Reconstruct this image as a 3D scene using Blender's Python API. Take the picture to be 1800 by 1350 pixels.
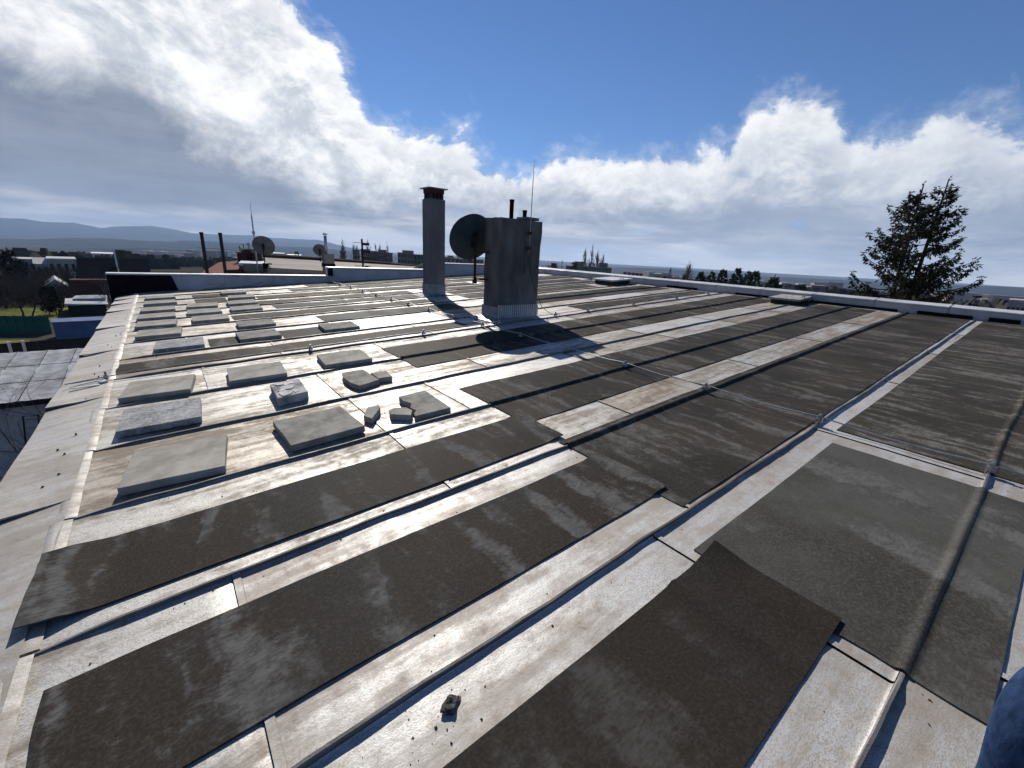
import bpy, bmesh, math, random
from mathutils import Vector, Matrix, noise
rnd = random.Random(7)
for o in list(bpy.data.objects): bpy.data.objects.remove(o)
SC = bpy.context.scene
COL = SC.collection
PI = math.pi
# ------------------------------------------------------------------ frames
# roof frame: u runs up the roof slope from the eave, v along the eave away from the viewer, h off the roof.
W = Matrix(((0.99832, -0.00044, -0.05793), (0.0, 0.99997, -0.00756), (0.05793, 0.00754, 0.99829)))   # roof -> world
CR = Matrix(((0.78705, 0.13888, -0.60106), (-0.61487, 0.25555, -0.74608), (0.04999, 0.95677, 0.28652)))  # camera -> world
M_ROOF = W.to_4x4()
CAMH = 1.38
FPX = 755.83
CAM = W @ Vector((0, 0, CAMH))
# ------------------------------------------------------------------ camera
cd = bpy.data.cameras.new('camera'); cam = bpy.data.objects.new('camera', cd); COL.objects.link(cam)
cam.matrix_world = Matrix.Translation(CAM) @ CR.to_4x4()
cd.sensor_fit = 'HORIZONTAL'; cd.sensor_width = 36.0; cd.lens = 36.0 * FPX / 1800.0
cd.clip_start = 0.02; cd.clip_end = 60000
SC.camera = cam

def ray(px, py):
    return (CR @ Vector((px - 900.0, 675.0 - py, -FPX)))
def at(px, py, dist):
    """point seen at a photo pixel, at a horizontal distance in metres"""
    d = ray(px, py); return CAM + d * (dist / math.hypot(d.x, d.y))
def atz(px, py, z):
    d = ray(px, py); return CAM + d * ((z - CAM.z) / d.z)
def azel(px, py):
    d = ray(px, py).normalized(); return math.degrees(math.atan2(d.x, d.y)), math.degrees(math.asin(d.z))
# ------------------------------------------------------------------ light and exposure
SUN_AZ, SUN_EL = math.radians(18.6), math.radians(34.5)       # azimuth clockwise from +Y
SUN_DIR = Vector((math.sin(SUN_AZ) * math.cos(SUN_EL), math.cos(SUN_AZ) * math.cos(SUN_EL), math.sin(SUN_EL)))
sd = bpy.data.lights.new('sun', 'SUN'); sd.energy = 5.0; sd.angle = math.radians(0.5); sd.color = (1.0, 0.95, 0.87)
sun = bpy.data.objects.new('sun', sd); COL.objects.link(sun)
sun.rotation_euler = SUN_DIR.to_track_quat('Z', 'Y').to_euler(); sun.location = (4, 10, 30)
SC.view_settings.view_transform = 'Standard'; SC.view_settings.look = 'None'
SC.view_settings.exposure = 0.2; SC.view_settings.gamma = 1.0; SC.view_settings.use_curve_mapping = False
SC.cycles.use_denoising = True
SC.cycles.max_bounces = 6; SC.cycles.diffuse_bounces = 3; SC.cycles.glossy_bounces = 3
SC.cycles.volume_bounces = 0; SC.cycles.transparent_max_bounces = 8
SC.cycles.sample_clamp_indirect = 6

# ------------------------------------------------------------------ node helpers
class NT:
    def __init__(s, tree): s.t = tree; s.n = tree.nodes; s.l = tree.links
    def node(s, typ, props=None, **ins):
        nd = s.n.new(typ)
        for k, v in (props or {}).items(): setattr(nd, k, v)
        for k, v in ins.items(): s.set(nd.inputs[k.replace('_', ' ')] if k.replace('_', ' ') in nd.inputs else nd.inputs[int(k[1:])], v)
        return nd
    def set(s, sock, v):
        if isinstance(v, V): v = v.s
        if isinstance(v, bpy.types.NodeSocket): s.l.new(v, sock)
        else: sock.default_value = v
    def m(s, op, a, b=0.0, c=0.0):
        nd = s.n.new('ShaderNodeMath'); nd.operation = op
        for i, x in enumerate((a, b, c)): s.set(nd.inputs[i], x)
        return V(s, nd.outputs[0])
    def noise(s, vec, scale, detail=4, rough=0.55, dist=0.0, out='Fac'):
        nd = s.node('ShaderNodeTexNoise', None, Scale=scale, Detail=detail, Roughness=rough, Distortion=dist)
        s.set(nd.inputs['Vector'], vec); return V(s, nd.outputs[out])
    def map(s, vec, scale=(1, 1, 1), loc=(0, 0, 0)):
        nd = s.node('ShaderNodeMapping'); s.set(nd.inputs['Vector'], vec)
        nd.inputs['Scale'].default_value = scale; nd.inputs['Location'].default_value = loc
        return V(s, nd.outputs[0])
    def sm(s, x, lo, hi, a=0.0, b=1.0):
        nd = s.node('ShaderNodeMapRange', {'interpolation_type': 'SMOOTHSTEP'})
        for i, q in enumerate((x, lo, hi, a, b)): s.set(nd.inputs[i], q)
        return V(s, nd.outputs[0])
    def mix(s, f, a, b, mode='MIX'):
        nd = s.node('ShaderNodeMix', {'data_type': 'RGBA', 'blend_type': mode})
        s.set(nd.inputs[0], f)
        for i, q in ((6, a), (7, b)):
            if isinstance(q, tuple): q = (*q[:3], 1.0)
            s.set(nd.inputs[i], q)
        return V(s, nd.outputs[2])
    def bump(s, height, strength=0.3, dist=0.02, normal=None):
        nd = s.node('ShaderNodeBump', None, Strength=strength, Distance=dist); s.set(nd.inputs['Height'], height)
        if normal is not None: s.set(nd.inputs['Normal'], normal)
        return V(s, nd.outputs[0])
class V:
    def __init__(s, nt, sock): s.nt = nt; s.s = sock
    def __add__(s, o): return s.nt.m('ADD', s, o)
    __radd__ = __add__
    def __sub__(s, o): return s.nt.m('SUBTRACT', s, o)
    def __rsub__(s, o): return s.nt.m('SUBTRACT', o, s)
    def __mul__(s, o): return s.nt.m('MULTIPLY', s, o)
    __rmul__ = __mul__
    def __truediv__(s, o): return s.nt.m('DIVIDE', s, o)

# ------------------------------------------------------------------ sky
wd = bpy.data.worlds.new('World'); SC.world = wd; wd.use_nodes = True
wt = NT(wd.node_tree); wd.node_tree.nodes.clear()
out = wt.node('ShaderNodeOutputWorld')
sky = wt.node('ShaderNodeTexSky', {'sky_type': 'NISHITA', 'sun_disc': False, 'sun_elevation': SUN_EL, 'sun_rotation': SUN_AZ,
                                   'air_density': 1.0, 'dust_density': 0.0, 'ozone_density': 6.0, 'altitude': 400})
bg_sky = wt.node('ShaderNodeBackground', None, Strength=0.066)
tc = wt.node('ShaderNodeTexCoord'); D = V(wt, tc.outputs['Generated'])
sx = wt.node('ShaderNodeSeparateXYZ', None, Vector=D)
X, Y, Z = (V(wt, sx.outputs[i]) for i in range(3))
EL = wt.m('ARCSINE', Z) * (180 / PI)
AZ = wt.m('ARCTAN2', X, Y) * (180 / PI)
A01 = (AZ + 180.0) / 360.0
def curve(pts, lo, hi, left, right):
    """a value per compass direction, from photo points; outside the view it goes on at the levels given"""
    q = sorted(azel(*p) for p in pts)
    q = [(-180, right), (-110, (left + right) / 2), (-45, left)] + q + [(135, right), (180, right)]
    nd = wt.node('ShaderNodeFloatCurve'); cm = nd.mapping; c = cm.curves[0]
    cm.use_clip = False
    pt = [((a + 180) / 360, (e - lo) / (hi - lo)) for a, e in q]
    c.points[0].location = pt[0]; c.points[1].location = pt[-1]
    for p in pt[1:-1]: c.points.new(*p)
    for p in c.points: p.handle_type = 'VECTOR'
    cm.update(); wt.set(nd.inputs['Value'], A01)
    return V(wt, nd.outputs[0]) * (hi - lo) + lo
TOP = curve([(0, -260), (300, -200), (500, -40), (540, 20), (590, 90), (625, 150), (650, 200), (700, 222), (770, 225), (830, 240), (865, 285), (905, 300), (960, 293), (1040, 280), (1120, 283), (1200, 262), (1285, 255), (1318, 205), (1380, 188), (1455, 194), (1500, 236), (1600, 245), (1660, 212), (1720, 205), (1800, 232)], 0, 60, 12, 5)
GREY = curve([(0, 80), (130, 105), (250, 120), (320, 200), (450, 240), (500, 300), (560, 345), (700, 340), (830, 330), (960, 352), (1100, 342), (1250, 335), (1400, 320), (1600, 318), (1800, 300)], 0, 60, 16, 9)
LOW = curve([(0, 352), (150, 366), (300, 378), (450, 388), (560, 372), (700, 388), (950, 396), (1200, 408), (1500, 428), (1800, 434)], -5, 25, 3, 3)
def puff(loc, scale, zs=1.5):
    """billowing noise: sharp dark creases between round tops"""
    a = wt.noise(wt.map(D, (1, 1, zs), loc), scale, 12, 0.64, 0.35)
    return a - 0.5
n_edge = puff((0, 0, 0), 6.5)
n_fine = wt.noise(wt.map(D, (1, 1, 1.4), (5, 1, 2)), 26.0, 8, 0.65, 0.2) - 0.5
n_mid = puff((3.1, 0.7, 1.9), 5.0)
SL = Vector((SUN_DIR.x, SUN_DIR.y, SUN_DIR.z)) * 0.055                                                  # sunward shift: lit flanks and shaded undersides
n_lit = n_edge - puff((SL.x, SL.y, SL.z), 6.5)
n_lit2 = n_fine - (wt.noise(wt.map(D, (1, 1, 1.4), (5 + SL.x * .3, 1 + SL.y * .3, 2 + SL.z * .3)), 26.0, 8, 0.65, 0.2) - 0.5)
n_big = wt.noise(wt.map(D, (1, 1, 1.4), (7.3, 2.2, 0.4)), 2.6, 4, 0.5) - 0.5
n_str = wt.noise(wt.map(D, (1, 1, 7.0), (0.3, 5.0, 2.0)), 4.5, 9, 0.62, 0.15) - 0.5
edge = TOP - EL + n_edge * (13.0 - 4.0 * wt.sm(AZ, 30.0, 55.0)) + n_fine * 2.2
cov = wt.sm(edge, -0.35, 1.25)
wisp = wt.sm(edge + n_fine * 5.0, -2.2, 1.0) * 0.30
gap = wt.sm(wt.noise(wt.map(D, (1, 1, 2.2), (1.7, 8.1, 3.3)), 4.6, 9, 0.64, 0.2), 0.57, 0.66)           # blue holes in the thin part of the deck
low = wt.sm(LOW - EL + n_str * 6.0, -1.4, 2.6)
grey = wt.sm(GREY - EL + n_mid * 17.0 + n_fine * 2.0 + n_big * 4.0, -2.5, 3.8)
sund = wt.m('ADD', wt.m('ADD', X * SUN_DIR.x, Y * SUN_DIR.y), Z * SUN_DIR.z)
near = wt.sm(sund, 0.40, 0.95)                                                                           # clouds round the sun are lit through
side = wt.sm(AZ, 5.0, 60.0)
lit = wt.sm(n_lit * 0.9 + n_lit2 * 0.35, -0.16, 0.15)
white = wt.mix(lit, wt.mix(near, (0.42, 0.475, 0.57), (0.55, 0.59, 0.65)), wt.mix(near, (0.74, 0.775, 0.82), (0.99, 0.99, 0.985)))
white = wt.mix(wt.sm(edge, 5.0, 0.6) * wt.sm(edge, -0.2, 0.6) * 0.55, white, wt.mix(near, (0.80, 0.82, 0.85), (1.05, 1.04, 1.02)))
gcol = wt.mix(side, (0.185, 0.222, 0.295), (0.27, 0.33, 0.44))
gcol = wt.mix(wt.sm(n_big + n_str * 0.8 + n_lit * 0.5, -0.22, 0.28), gcol, wt.mix(side, (0.275, 0.315, 0.395), (0.40, 0.455, 0.56)))
lcol = wt.mix(wt.sm(n_str, -0.12, 0.15), wt.mix(side, (0.50, 0.51, 0.52), (0.56, 0.60, 0.65)), wt.mix(side, (0.80, 0.77, 0.73), (0.86, 0.87, 0.87)))
ccol = wt.mix(low, wt.mix(grey, white, gcol), lcol)
bg_cl = wt.node('ShaderNodeBackground', None, Color=ccol, Strength=0.95)
wt.set(bg_sky.inputs['Color'], wt.mix(1.0, V(wt, sky.outputs[0]), (0.86, 0.98, 1.16), 'MULTIPLY'))
mask = wt.m('MINIMUM', wt.m('MAXIMUM', cov * (1.0 - gap * 0.75 * wt.sm(EL, 2.0, 5.0) * wt.sm(GREY - EL, -4.0, 2.0) * wt.sm(AZ, 15.0, 24.0)), wisp), 1.0)
mxs = wt.node('ShaderNodeMixShader'); wt.set(mxs.inputs[0], mask)
wt.set(mxs.inputs[1], bg_sky.outputs[0]); wt.set(mxs.inputs[2], bg_cl.outputs[0]); wt.set(out.inputs['Surface'], mxs.outputs[0])
wd.cycles.sampling_method = 'MANUAL'; wd.cycles.sample_map_resolution = 512

# ------------------------------------------------------------------ materials
def newmat(name):
    m = bpy.data.materials.new(name); m.use_nodes = True; nt = NT(m.node_tree)
    return m, nt, nt.n['Principled BSDF']
def mat(name, col, rough=0.7, metal=0.0, var=0.25, scale=6.0, bump=0.15, spec=0.03, stretch=(1, 1, 1), bscale=None, col2=None):
    m, nt, b = newmat(name)
    tcn = nt.node('ShaderNodeTexCoord'); P = nt.map(V(nt, tcn.outputs['Object']), stretch)
    n = nt.noise(P, scale, 6, 0.6)
    n2 = nt.noise(P, scale * 0.23, 3, 0.5)
    c2 = col2 or tuple(c * (1 - var) * 0.85 for c in col); c1 = tuple(min(1, c * (1 + var * 0.5)) for c in col)
    c = nt.mix(nt.sm(n * 0.6 + n2 * 0.4, 0.32, 0.68), c2, c1)
    nt.set(b.inputs['Base Color'], c); b.inputs['Roughness'].default_value = rough; b.inputs['Metallic'].default_value = metal
    b.inputs['Specular IOR Level'].default_value = spec
    if bump: nt.set(b.inputs['Normal'], nt.bump(nt.noise(P, bscale or scale * 4, 5, 0.6), bump, 0.02))
    return m
def metal_mat(name, tint=(0.66, 0.65, 0.62), dirt=(0.25, 0.20, 0.15), amount=0.5, rough=0.42):
    """weathered zinc sheet under worn white paint: brown grime drawn along the slope, pitted speckle, pale runs"""
    m, nt, b = newmat(name)
    tcn = nt.node('ShaderNodeTexCoord'); P0 = V(nt, tcn.outputs['Object'])
    oi = nt.node('ShaderNodeObjectInfo'); R = V(nt, oi.outputs['Random'])
    add = nt.node('ShaderNodeVectorMath', {'operation': 'ADD'}); nt.set(add.inputs[0], P0)
    cx = nt.node('ShaderNodeCombineXYZ'); nt.set(cx.inputs[2], R * 40.0); nt.set(add.inputs[1], cx.outputs[0])
    P = V(nt, add.outputs[0])
    streak = nt.noise(nt.map(P, (0.9, 7.0, 1.0)), 1.6, 7, 0.62, 0.4)
    blot = nt.noise(nt.map(P, (1, 1.6, 1)), 1.3, 6, 0.6, 0.3)
    speck = nt.noise(P, 55.0, 3, 0.7)
    fine = nt.noise(P, 14.0, 6, 0.65)
    d = nt.sm(streak * 0.48 + blot * 0.42 + fine * 0.24 + (R - 0.5) * 0.06, 0.47, 0.66)
    d = d * amount + nt.sm(speck * 0.5 + fine * 0.6, 0.56, 0.74) * (0.55 * amount) * nt.sm(blot, 0.35, 0.65)
    d = nt.m('MINIMUM', d, 1.0)
    clean = nt.mix(R, tint, tuple(t * 0.80 for t in tint))
    clean = nt.mix(nt.sm(fine, 0.3, 0.7), tuple(t * 0.80 for t in tint), clean)
    grain = nt.noise(nt.map(P, (1, 1.8, 1), (9, 2, 4)), 130.0, 2, 0.6)
    mott = nt.noise(nt.map(P, (1, 1.5, 1), (4, 7, 1)), 24.0, 5, 0.72)
    c = nt.mix(d, clean, dirt)
    c = nt.mix(nt.sm(mott * 0.6 + grain * 0.4, 0.40, 0.66) * 0.55, tuple(t * 0.62 for t in (tint[0], tint[1] * .97, tint[2] * .92)), c) if False else nt.mix(nt.m('MAXIMUM', nt.sm(mott * 0.65 + grain * 0.35, 0.50, 0.62) * (0.25 + 0.35 * amount), nt.sm(grain * 0.75 + fine * 0.25, 0.48, 0.60) * 0.70), c, tuple(q * 1.35 for q in dirt))
    rust = nt.sm(nt.noise(nt.map(P, (1, 1, 1), (3, 9, 1)), 2.2, 5, 0.6), 0.66, 0.78)
    c = nt.mix(rust * 0.45, c, (0.30, 0.18, 0.09))
    nt.set(b.inputs['Base Color'], c)
    nt.set(b.inputs['Roughness'], d * 0.25 + mott * 0.24 + (rough - 0.08))
    b.inputs['Metallic'].default_value = 0.30; b.inputs['Specular IOR Level'].default_value = 0.5
    bh = nt.noise(nt.map(P, (1, 2.2, 1)), 7.0, 5, 0.6)
    nt.set(b.inputs['Normal'], nt.bump(speck * 0.30 + fine * 0.25 + grain * 0.2 + bh * 0.7, 0.24, 0.012))
    return m
def felt_mat(name, dark=(0.029, 0.0265, 0.023), dust=(0.12, 0.115, 0.105), amount=0.6, scale=1.0, brown=(0.045, 0.036, 0.028), rough=0.62, fu=5.2, th=0.53, grit=2.3):
    """bitumen felt: dull black-brown, with grey water marks lying across the strip and fine mineral grain"""
    m, nt, b = newmat(name)
    tcn = nt.node('ShaderNodeTexCoord'); P0 = V(nt, tcn.outputs['Object'])
    oi = nt.node('ShaderNodeObjectInfo'); R = V(nt, oi.outputs['Random'])
    add = nt.node('ShaderNodeVectorMath', {'operation': 'ADD'}); nt.set(add.inputs[0], P0)
    cx = nt.node('ShaderNodeCombineXYZ'); nt.set(cx.inputs[2], R * 30.0); nt.set(add.inputs[1], cx.outputs[0])
    P = V(nt, add.outputs[0])
    warp = nt.node('ShaderNodeVectorMath', {'operation': 'MULTIPLY_ADD'})
    nt.set(warp.inputs[0], nt.noise(P, 2.2, 3, 0.6, 0, 'Color')); warp.inputs[1].default_value = (0.22, 0.30, 0); nt.set(warp.inputs[2], P)
    Q = V(nt, warp.outputs[0])
    st = nt.noise(nt.map(Q, (fu * scale, 1.25 * scale, 1)), 1.0, 3, 0.5)
    bl = nt.noise(nt.map(P, (1.2, 0.9, 1), (4, 1, 0)), 1.3, 4, 0.55)
    gr = nt.noise(P, 90.0, 3, 0.7)
    fi = nt.noise(P, 16.0, 6, 0.65)
    sc = nt.noise(nt.map(P, (1.0, 3.0, 1), (2, 7, 5)), 30.0, 4, 0.75)
    base = nt.mix(nt.sm(bl, 0.35, 0.65), dark, brown)
    base = nt.mix(nt.sm(gr, 0.40, 0.72) * 0.6, base, tuple(c * grit for c in dark))
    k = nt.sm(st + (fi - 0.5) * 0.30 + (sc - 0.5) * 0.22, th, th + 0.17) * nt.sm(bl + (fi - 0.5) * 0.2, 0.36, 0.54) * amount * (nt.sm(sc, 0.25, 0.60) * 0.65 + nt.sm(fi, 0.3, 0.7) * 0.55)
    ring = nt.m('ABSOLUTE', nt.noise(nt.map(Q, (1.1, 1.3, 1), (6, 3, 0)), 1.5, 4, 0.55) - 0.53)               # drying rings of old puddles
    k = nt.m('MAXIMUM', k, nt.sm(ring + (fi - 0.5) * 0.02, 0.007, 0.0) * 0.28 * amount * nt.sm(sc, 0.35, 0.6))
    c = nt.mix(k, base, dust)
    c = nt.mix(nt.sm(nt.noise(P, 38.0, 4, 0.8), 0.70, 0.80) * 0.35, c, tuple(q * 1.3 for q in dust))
    nt.set(b.inputs['Base Color'], c); nt.set(b.inputs['Roughness'], rough + k * 0.2)
    b.inputs['Specular IOR Level'].default_value = 0.02
    nt.set(b.inputs['Normal'], nt.bump(gr * 0.2 + fi * 0.25 + st * 0.4, 0.22, 0.012))
    return m
MAT = {}
MAT['sheet'] = metal_mat('weathered_roof_sheet', (0.60, 0.585, 0.54), (0.17, 0.140, 0.108), 0.9, 0.50)
MAT['sheet_pale'] = metal_mat('pale_roof_sheet', (0.63, 0.625, 0.60), (0.23, 0.19, 0.15), 0.68, 0.50)
MAT['sheet_brown'] = metal_mat('grimy_roof_sheet', (0.53, 0.49, 0.42), (0.16, 0.125, 0.09), 1.0, 0.50)
MAT['eave'] = metal_mat('eave_flashing', (0.58, 0.565, 0.53), (0.24, 0.205, 0.165), 0.7, 0.52)
MAT['seam'] = metal_mat('seam_metal', (0.24, 0.235, 0.23), (0.09, 0.075, 0.06), 0.6, 0.5)
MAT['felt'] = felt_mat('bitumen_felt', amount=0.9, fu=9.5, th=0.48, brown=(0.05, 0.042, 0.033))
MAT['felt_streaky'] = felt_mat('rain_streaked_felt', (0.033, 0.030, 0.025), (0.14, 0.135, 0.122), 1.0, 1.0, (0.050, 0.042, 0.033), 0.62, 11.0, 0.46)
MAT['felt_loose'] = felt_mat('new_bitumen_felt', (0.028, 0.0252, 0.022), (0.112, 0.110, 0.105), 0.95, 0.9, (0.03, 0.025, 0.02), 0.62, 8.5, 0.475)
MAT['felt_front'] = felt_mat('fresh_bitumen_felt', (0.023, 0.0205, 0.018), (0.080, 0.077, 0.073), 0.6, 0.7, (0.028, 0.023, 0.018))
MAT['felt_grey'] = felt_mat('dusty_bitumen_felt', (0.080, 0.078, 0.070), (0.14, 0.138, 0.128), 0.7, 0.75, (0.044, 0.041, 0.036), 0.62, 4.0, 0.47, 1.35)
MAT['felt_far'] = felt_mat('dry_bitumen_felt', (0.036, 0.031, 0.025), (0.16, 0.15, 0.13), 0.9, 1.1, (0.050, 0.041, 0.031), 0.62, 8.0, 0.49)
MAT['slab'] = mat('paving_concrete', (0.37, 0.348, 0.302), 0.9, 0, 0.22, 9.0, 0.25, 0.03, bscale=120)
MAT['slab_speckled'] = mat('speckled_concrete', (0.36, 0.36, 0.35), 0.9, 0, 0.5, 38.0, 0.3, 0.03, bscale=130)
MAT['slab_dark'] = mat('dark_paving_concrete', (0.29, 0.275, 0.24), 0.9, 0, 0.25, 14.0, 0.3, 0.03, bscale=110)
MAT['flaky'] = mat('flaking_concrete', (0.42, 0.40, 0.38), 0.9, 0, 0.6, 9.0, 0.5, 0.03, col2=(0.15, 0.15, 0.15))
MAT['flake'] = mat('pale_concrete_flake', (0.62, 0.60, 0.57), 0.9, 0, 0.3, 30, 0.4)
MAT['stone'] = mat('bitumen_lump', (0.12, 0.11, 0.10), 0.8, 0, 0.6, 20, 0.6)
MAT['white_plaster'] = mat('whitewashed_plaster', (0.195, 0.19, 0.185), 0.85, 0, 0.25, 3.0, 0.25, 0.05, stretch=(1, 1, 0.35), bscale=40)
MAT['old_concrete'] = mat('stained_concrete', (0.185, 0.173, 0.152), 0.92, 0, 0.45, 3.2, 0.5, 0.03, stretch=(1, 1, 0.45), bscale=45, col2=(0.088, 0.081, 0.071))
MAT['brick_red'] = mat('dark_red_brick', (0.085, 0.058, 0.052), 0.9, 0, 0.4, 20, 0.3)
MAT['flash'] = mat('lead_grey_flashing', (0.30, 0.31, 0.33), 0.5, 0.4, 0.25, 5, 0.15)
MAT['wall_panel'] = mat('painted_parapet_sheet', (0.54, 0.53, 0.53), 0.6, 0.0, 0.15, 2.4, 0.12, 0.4)
MAT['cap'] = mat('pale_cap_sheet', (0.68, 0.67, 0.65), 0.42, 0.35, 0.15, 4, 0.12)
MAT['black'] = mat('black_coating', (0.012, 0.012, 0.014), 0.6, 0, 0.3, 5, 0.1)
MAT['dish'] = mat('dark_green_paint', (0.055, 0.072, 0.08), 0.55, 0.1, 0.2, 4, 0.05)
MAT['dish_grey'] = mat('grey_dish_paint', (0.16, 0.16, 0.165), 0.6, 0, 0.2, 4, 0.05)
MAT['steel'] = mat('galvanised_steel', (0.42, 0.42, 0.42), 0.42, 0.7, 0.3, 20, 0.1)
MAT['rusty'] = mat('rusty_iron', (0.08, 0.05, 0.04), 0.8, 0.2, 0.5, 20, 0.3)
MAT['dark_steel'] = mat('dark_iron', (0.03, 0.03, 0.035), 0.6, 0.3, 0.3, 10, 0.1)
MAT['wood'] = mat('weathered_board', (0.33, 0.32, 0.30), 0.85, 0, 0.25, 5, 0.3, 0.2, stretch=(1, 6, 1))
MAT['render'] = mat('cream_render', (0.45, 0.42, 0.34), 0.9, 0, 0.2, 2, 0.1)
MAT['render_grey'] = mat('greenish_grey_render', (0.21, 0.215, 0.175), 0.9, 0, 0.25, 1.5, 0.15)
MAT['render_white'] = mat('white_render', (0.55, 0.54, 0.53), 0.9, 0, 0.15, 2, 0.1)
MAT['render_pink'] = mat('pinkish_render', (0.42, 0.36, 0.34), 0.9, 0, 0.2, 2, 0.1)
MAT['panel_block'] = mat('concrete_panel', (0.25, 0.23, 0.21), 0.9, 0, 0.25, 0.08, 0.05)
MAT['glass'] = mat('dark_window_glass', (0.03, 0.035, 0.045), 0.15, 0, 0.3, 0.4, 0, 0.5)
MAT['tile'] = mat('red_roof_tile', (0.26, 0.115, 0.085), 0.85, 0, 0.35, 3, 0.4, bscale=14)
MAT['tile_black'] = mat('black_roof_tile', (0.011, 0.012, 0.017), 0.9, 0, 0.3, 3, 0.0, 0.0)
MAT['tile_brown'] = mat('brown_ridge_tile', (0.10, 0.065, 0.055), 0.85, 0, 0.3, 3, 0.3)
MAT['beige_roof'] = mat('dusty_roof_sheet', (0.27, 0.24, 0.205), 0.75, 0, 0.25, 1.2, 0.1)
MAT['shed_roof'] = mat('blue_grey_corrugated_sheet', (0.32, 0.325, 0.345), 0.7, 0.0, 0.4, 2.5, 0.2, 0.08)
MAT['light_roof'] = mat('pale_flat_roof', (0.50, 0.50, 0.49), 0.6, 0.0, 0.2, 1.0, 0.05)
MAT['blue_wall'] = mat('blue_grey_siding', (0.13, 0.18, 0.30), 0.7, 0, 0.2, 1, 0.05)
MAT['green_net'] = mat('green_fence_net', (0.04, 0.14, 0.105), 0.8, 0, 0.25, 1, 0.05)
MAT['dark_fence'] = mat('dark_fence_board', (0.02, 0.025, 0.032), 0.7, 0, 0.3, 3, 0.1)
MAT['brick_wall'] = mat('brown_brick_wall', (0.11, 0.048, 0.040), 0.9, 0, 0.3, 2, 0.2)
MAT['grass'] = mat('spring_lawn', (0.15, 0.155, 0.05), 0.95, 0, 0.5, 0.5, 0.3, 0.0)
MAT['ground'] = mat('winter_ground', (0.060, 0.058, 0.045), 0.95, 0, 0.6, 0.06, 0.2, 0.0, col2=(0.028, 0.030, 0.026))
MAT['forest'] = mat('far_forest', (0.030, 0.036, 0.032), 0.95, 0, 0.4, 0.004, 0, 0.0, col2=(0.022, 0.027, 0.022))
MAT['bark'] = mat('dark_bark', (0.055, 0.045, 0.038), 0.95, 0, 0.35, 8, 0.4)
MAT['twig'] = mat('bare_twig', (0.085, 0.07, 0.058), 0.95, 0, 0.3, 2, 0.0)
MAT['twig_pale'] = mat('pale_poplar_twig', (0.13, 0.115, 0.10), 0.95, 0, 0.3, 2, 0.0)
MAT['needle'] = mat('spruce_needle', (0.052, 0.055, 0.032), 0.8, 0, 0.5, 0.9, 0.0, col2=(0.020, 0.023, 0.015))
MAT['needle_pine'] = mat('pine_needle', (0.060, 0.090, 0.050), 0.8, 0, 0.4, 0.8, 0.0, col2=(0.026, 0.042, 0.026))
MAT['thuja'] = mat('dark_conifer', (0.016, 0.019, 0.014), 0.9, 0, 0.4, 1.5, 0.0)
MAT['denim'] = mat('blue_denim', (0.030, 0.055, 0.120), 0.95, 0, 0.45, 60, 0.25, 0.0, stretch=(1, 1, 0.4), bscale=14)
MAT['jacket'] = mat('dark_jacket_cloth', (0.02, 0.022, 0.026), 0.85, 0, 0.3, 10, 0.2)
MAT['skin'] = mat('skin', (0.45, 0.27, 0.19), 0.55, 0, 0.1, 10, 0.05)
MAT['hair'] = mat('dark_hair', (0.025, 0.017, 0.012), 0.6, 0, 0.3, 30, 0.2)
MAT['shoe'] = mat('black_shoe_leather', (0.018, 0.018, 0.018), 0.5, 0, 0.2, 8, 0.1)

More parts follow.
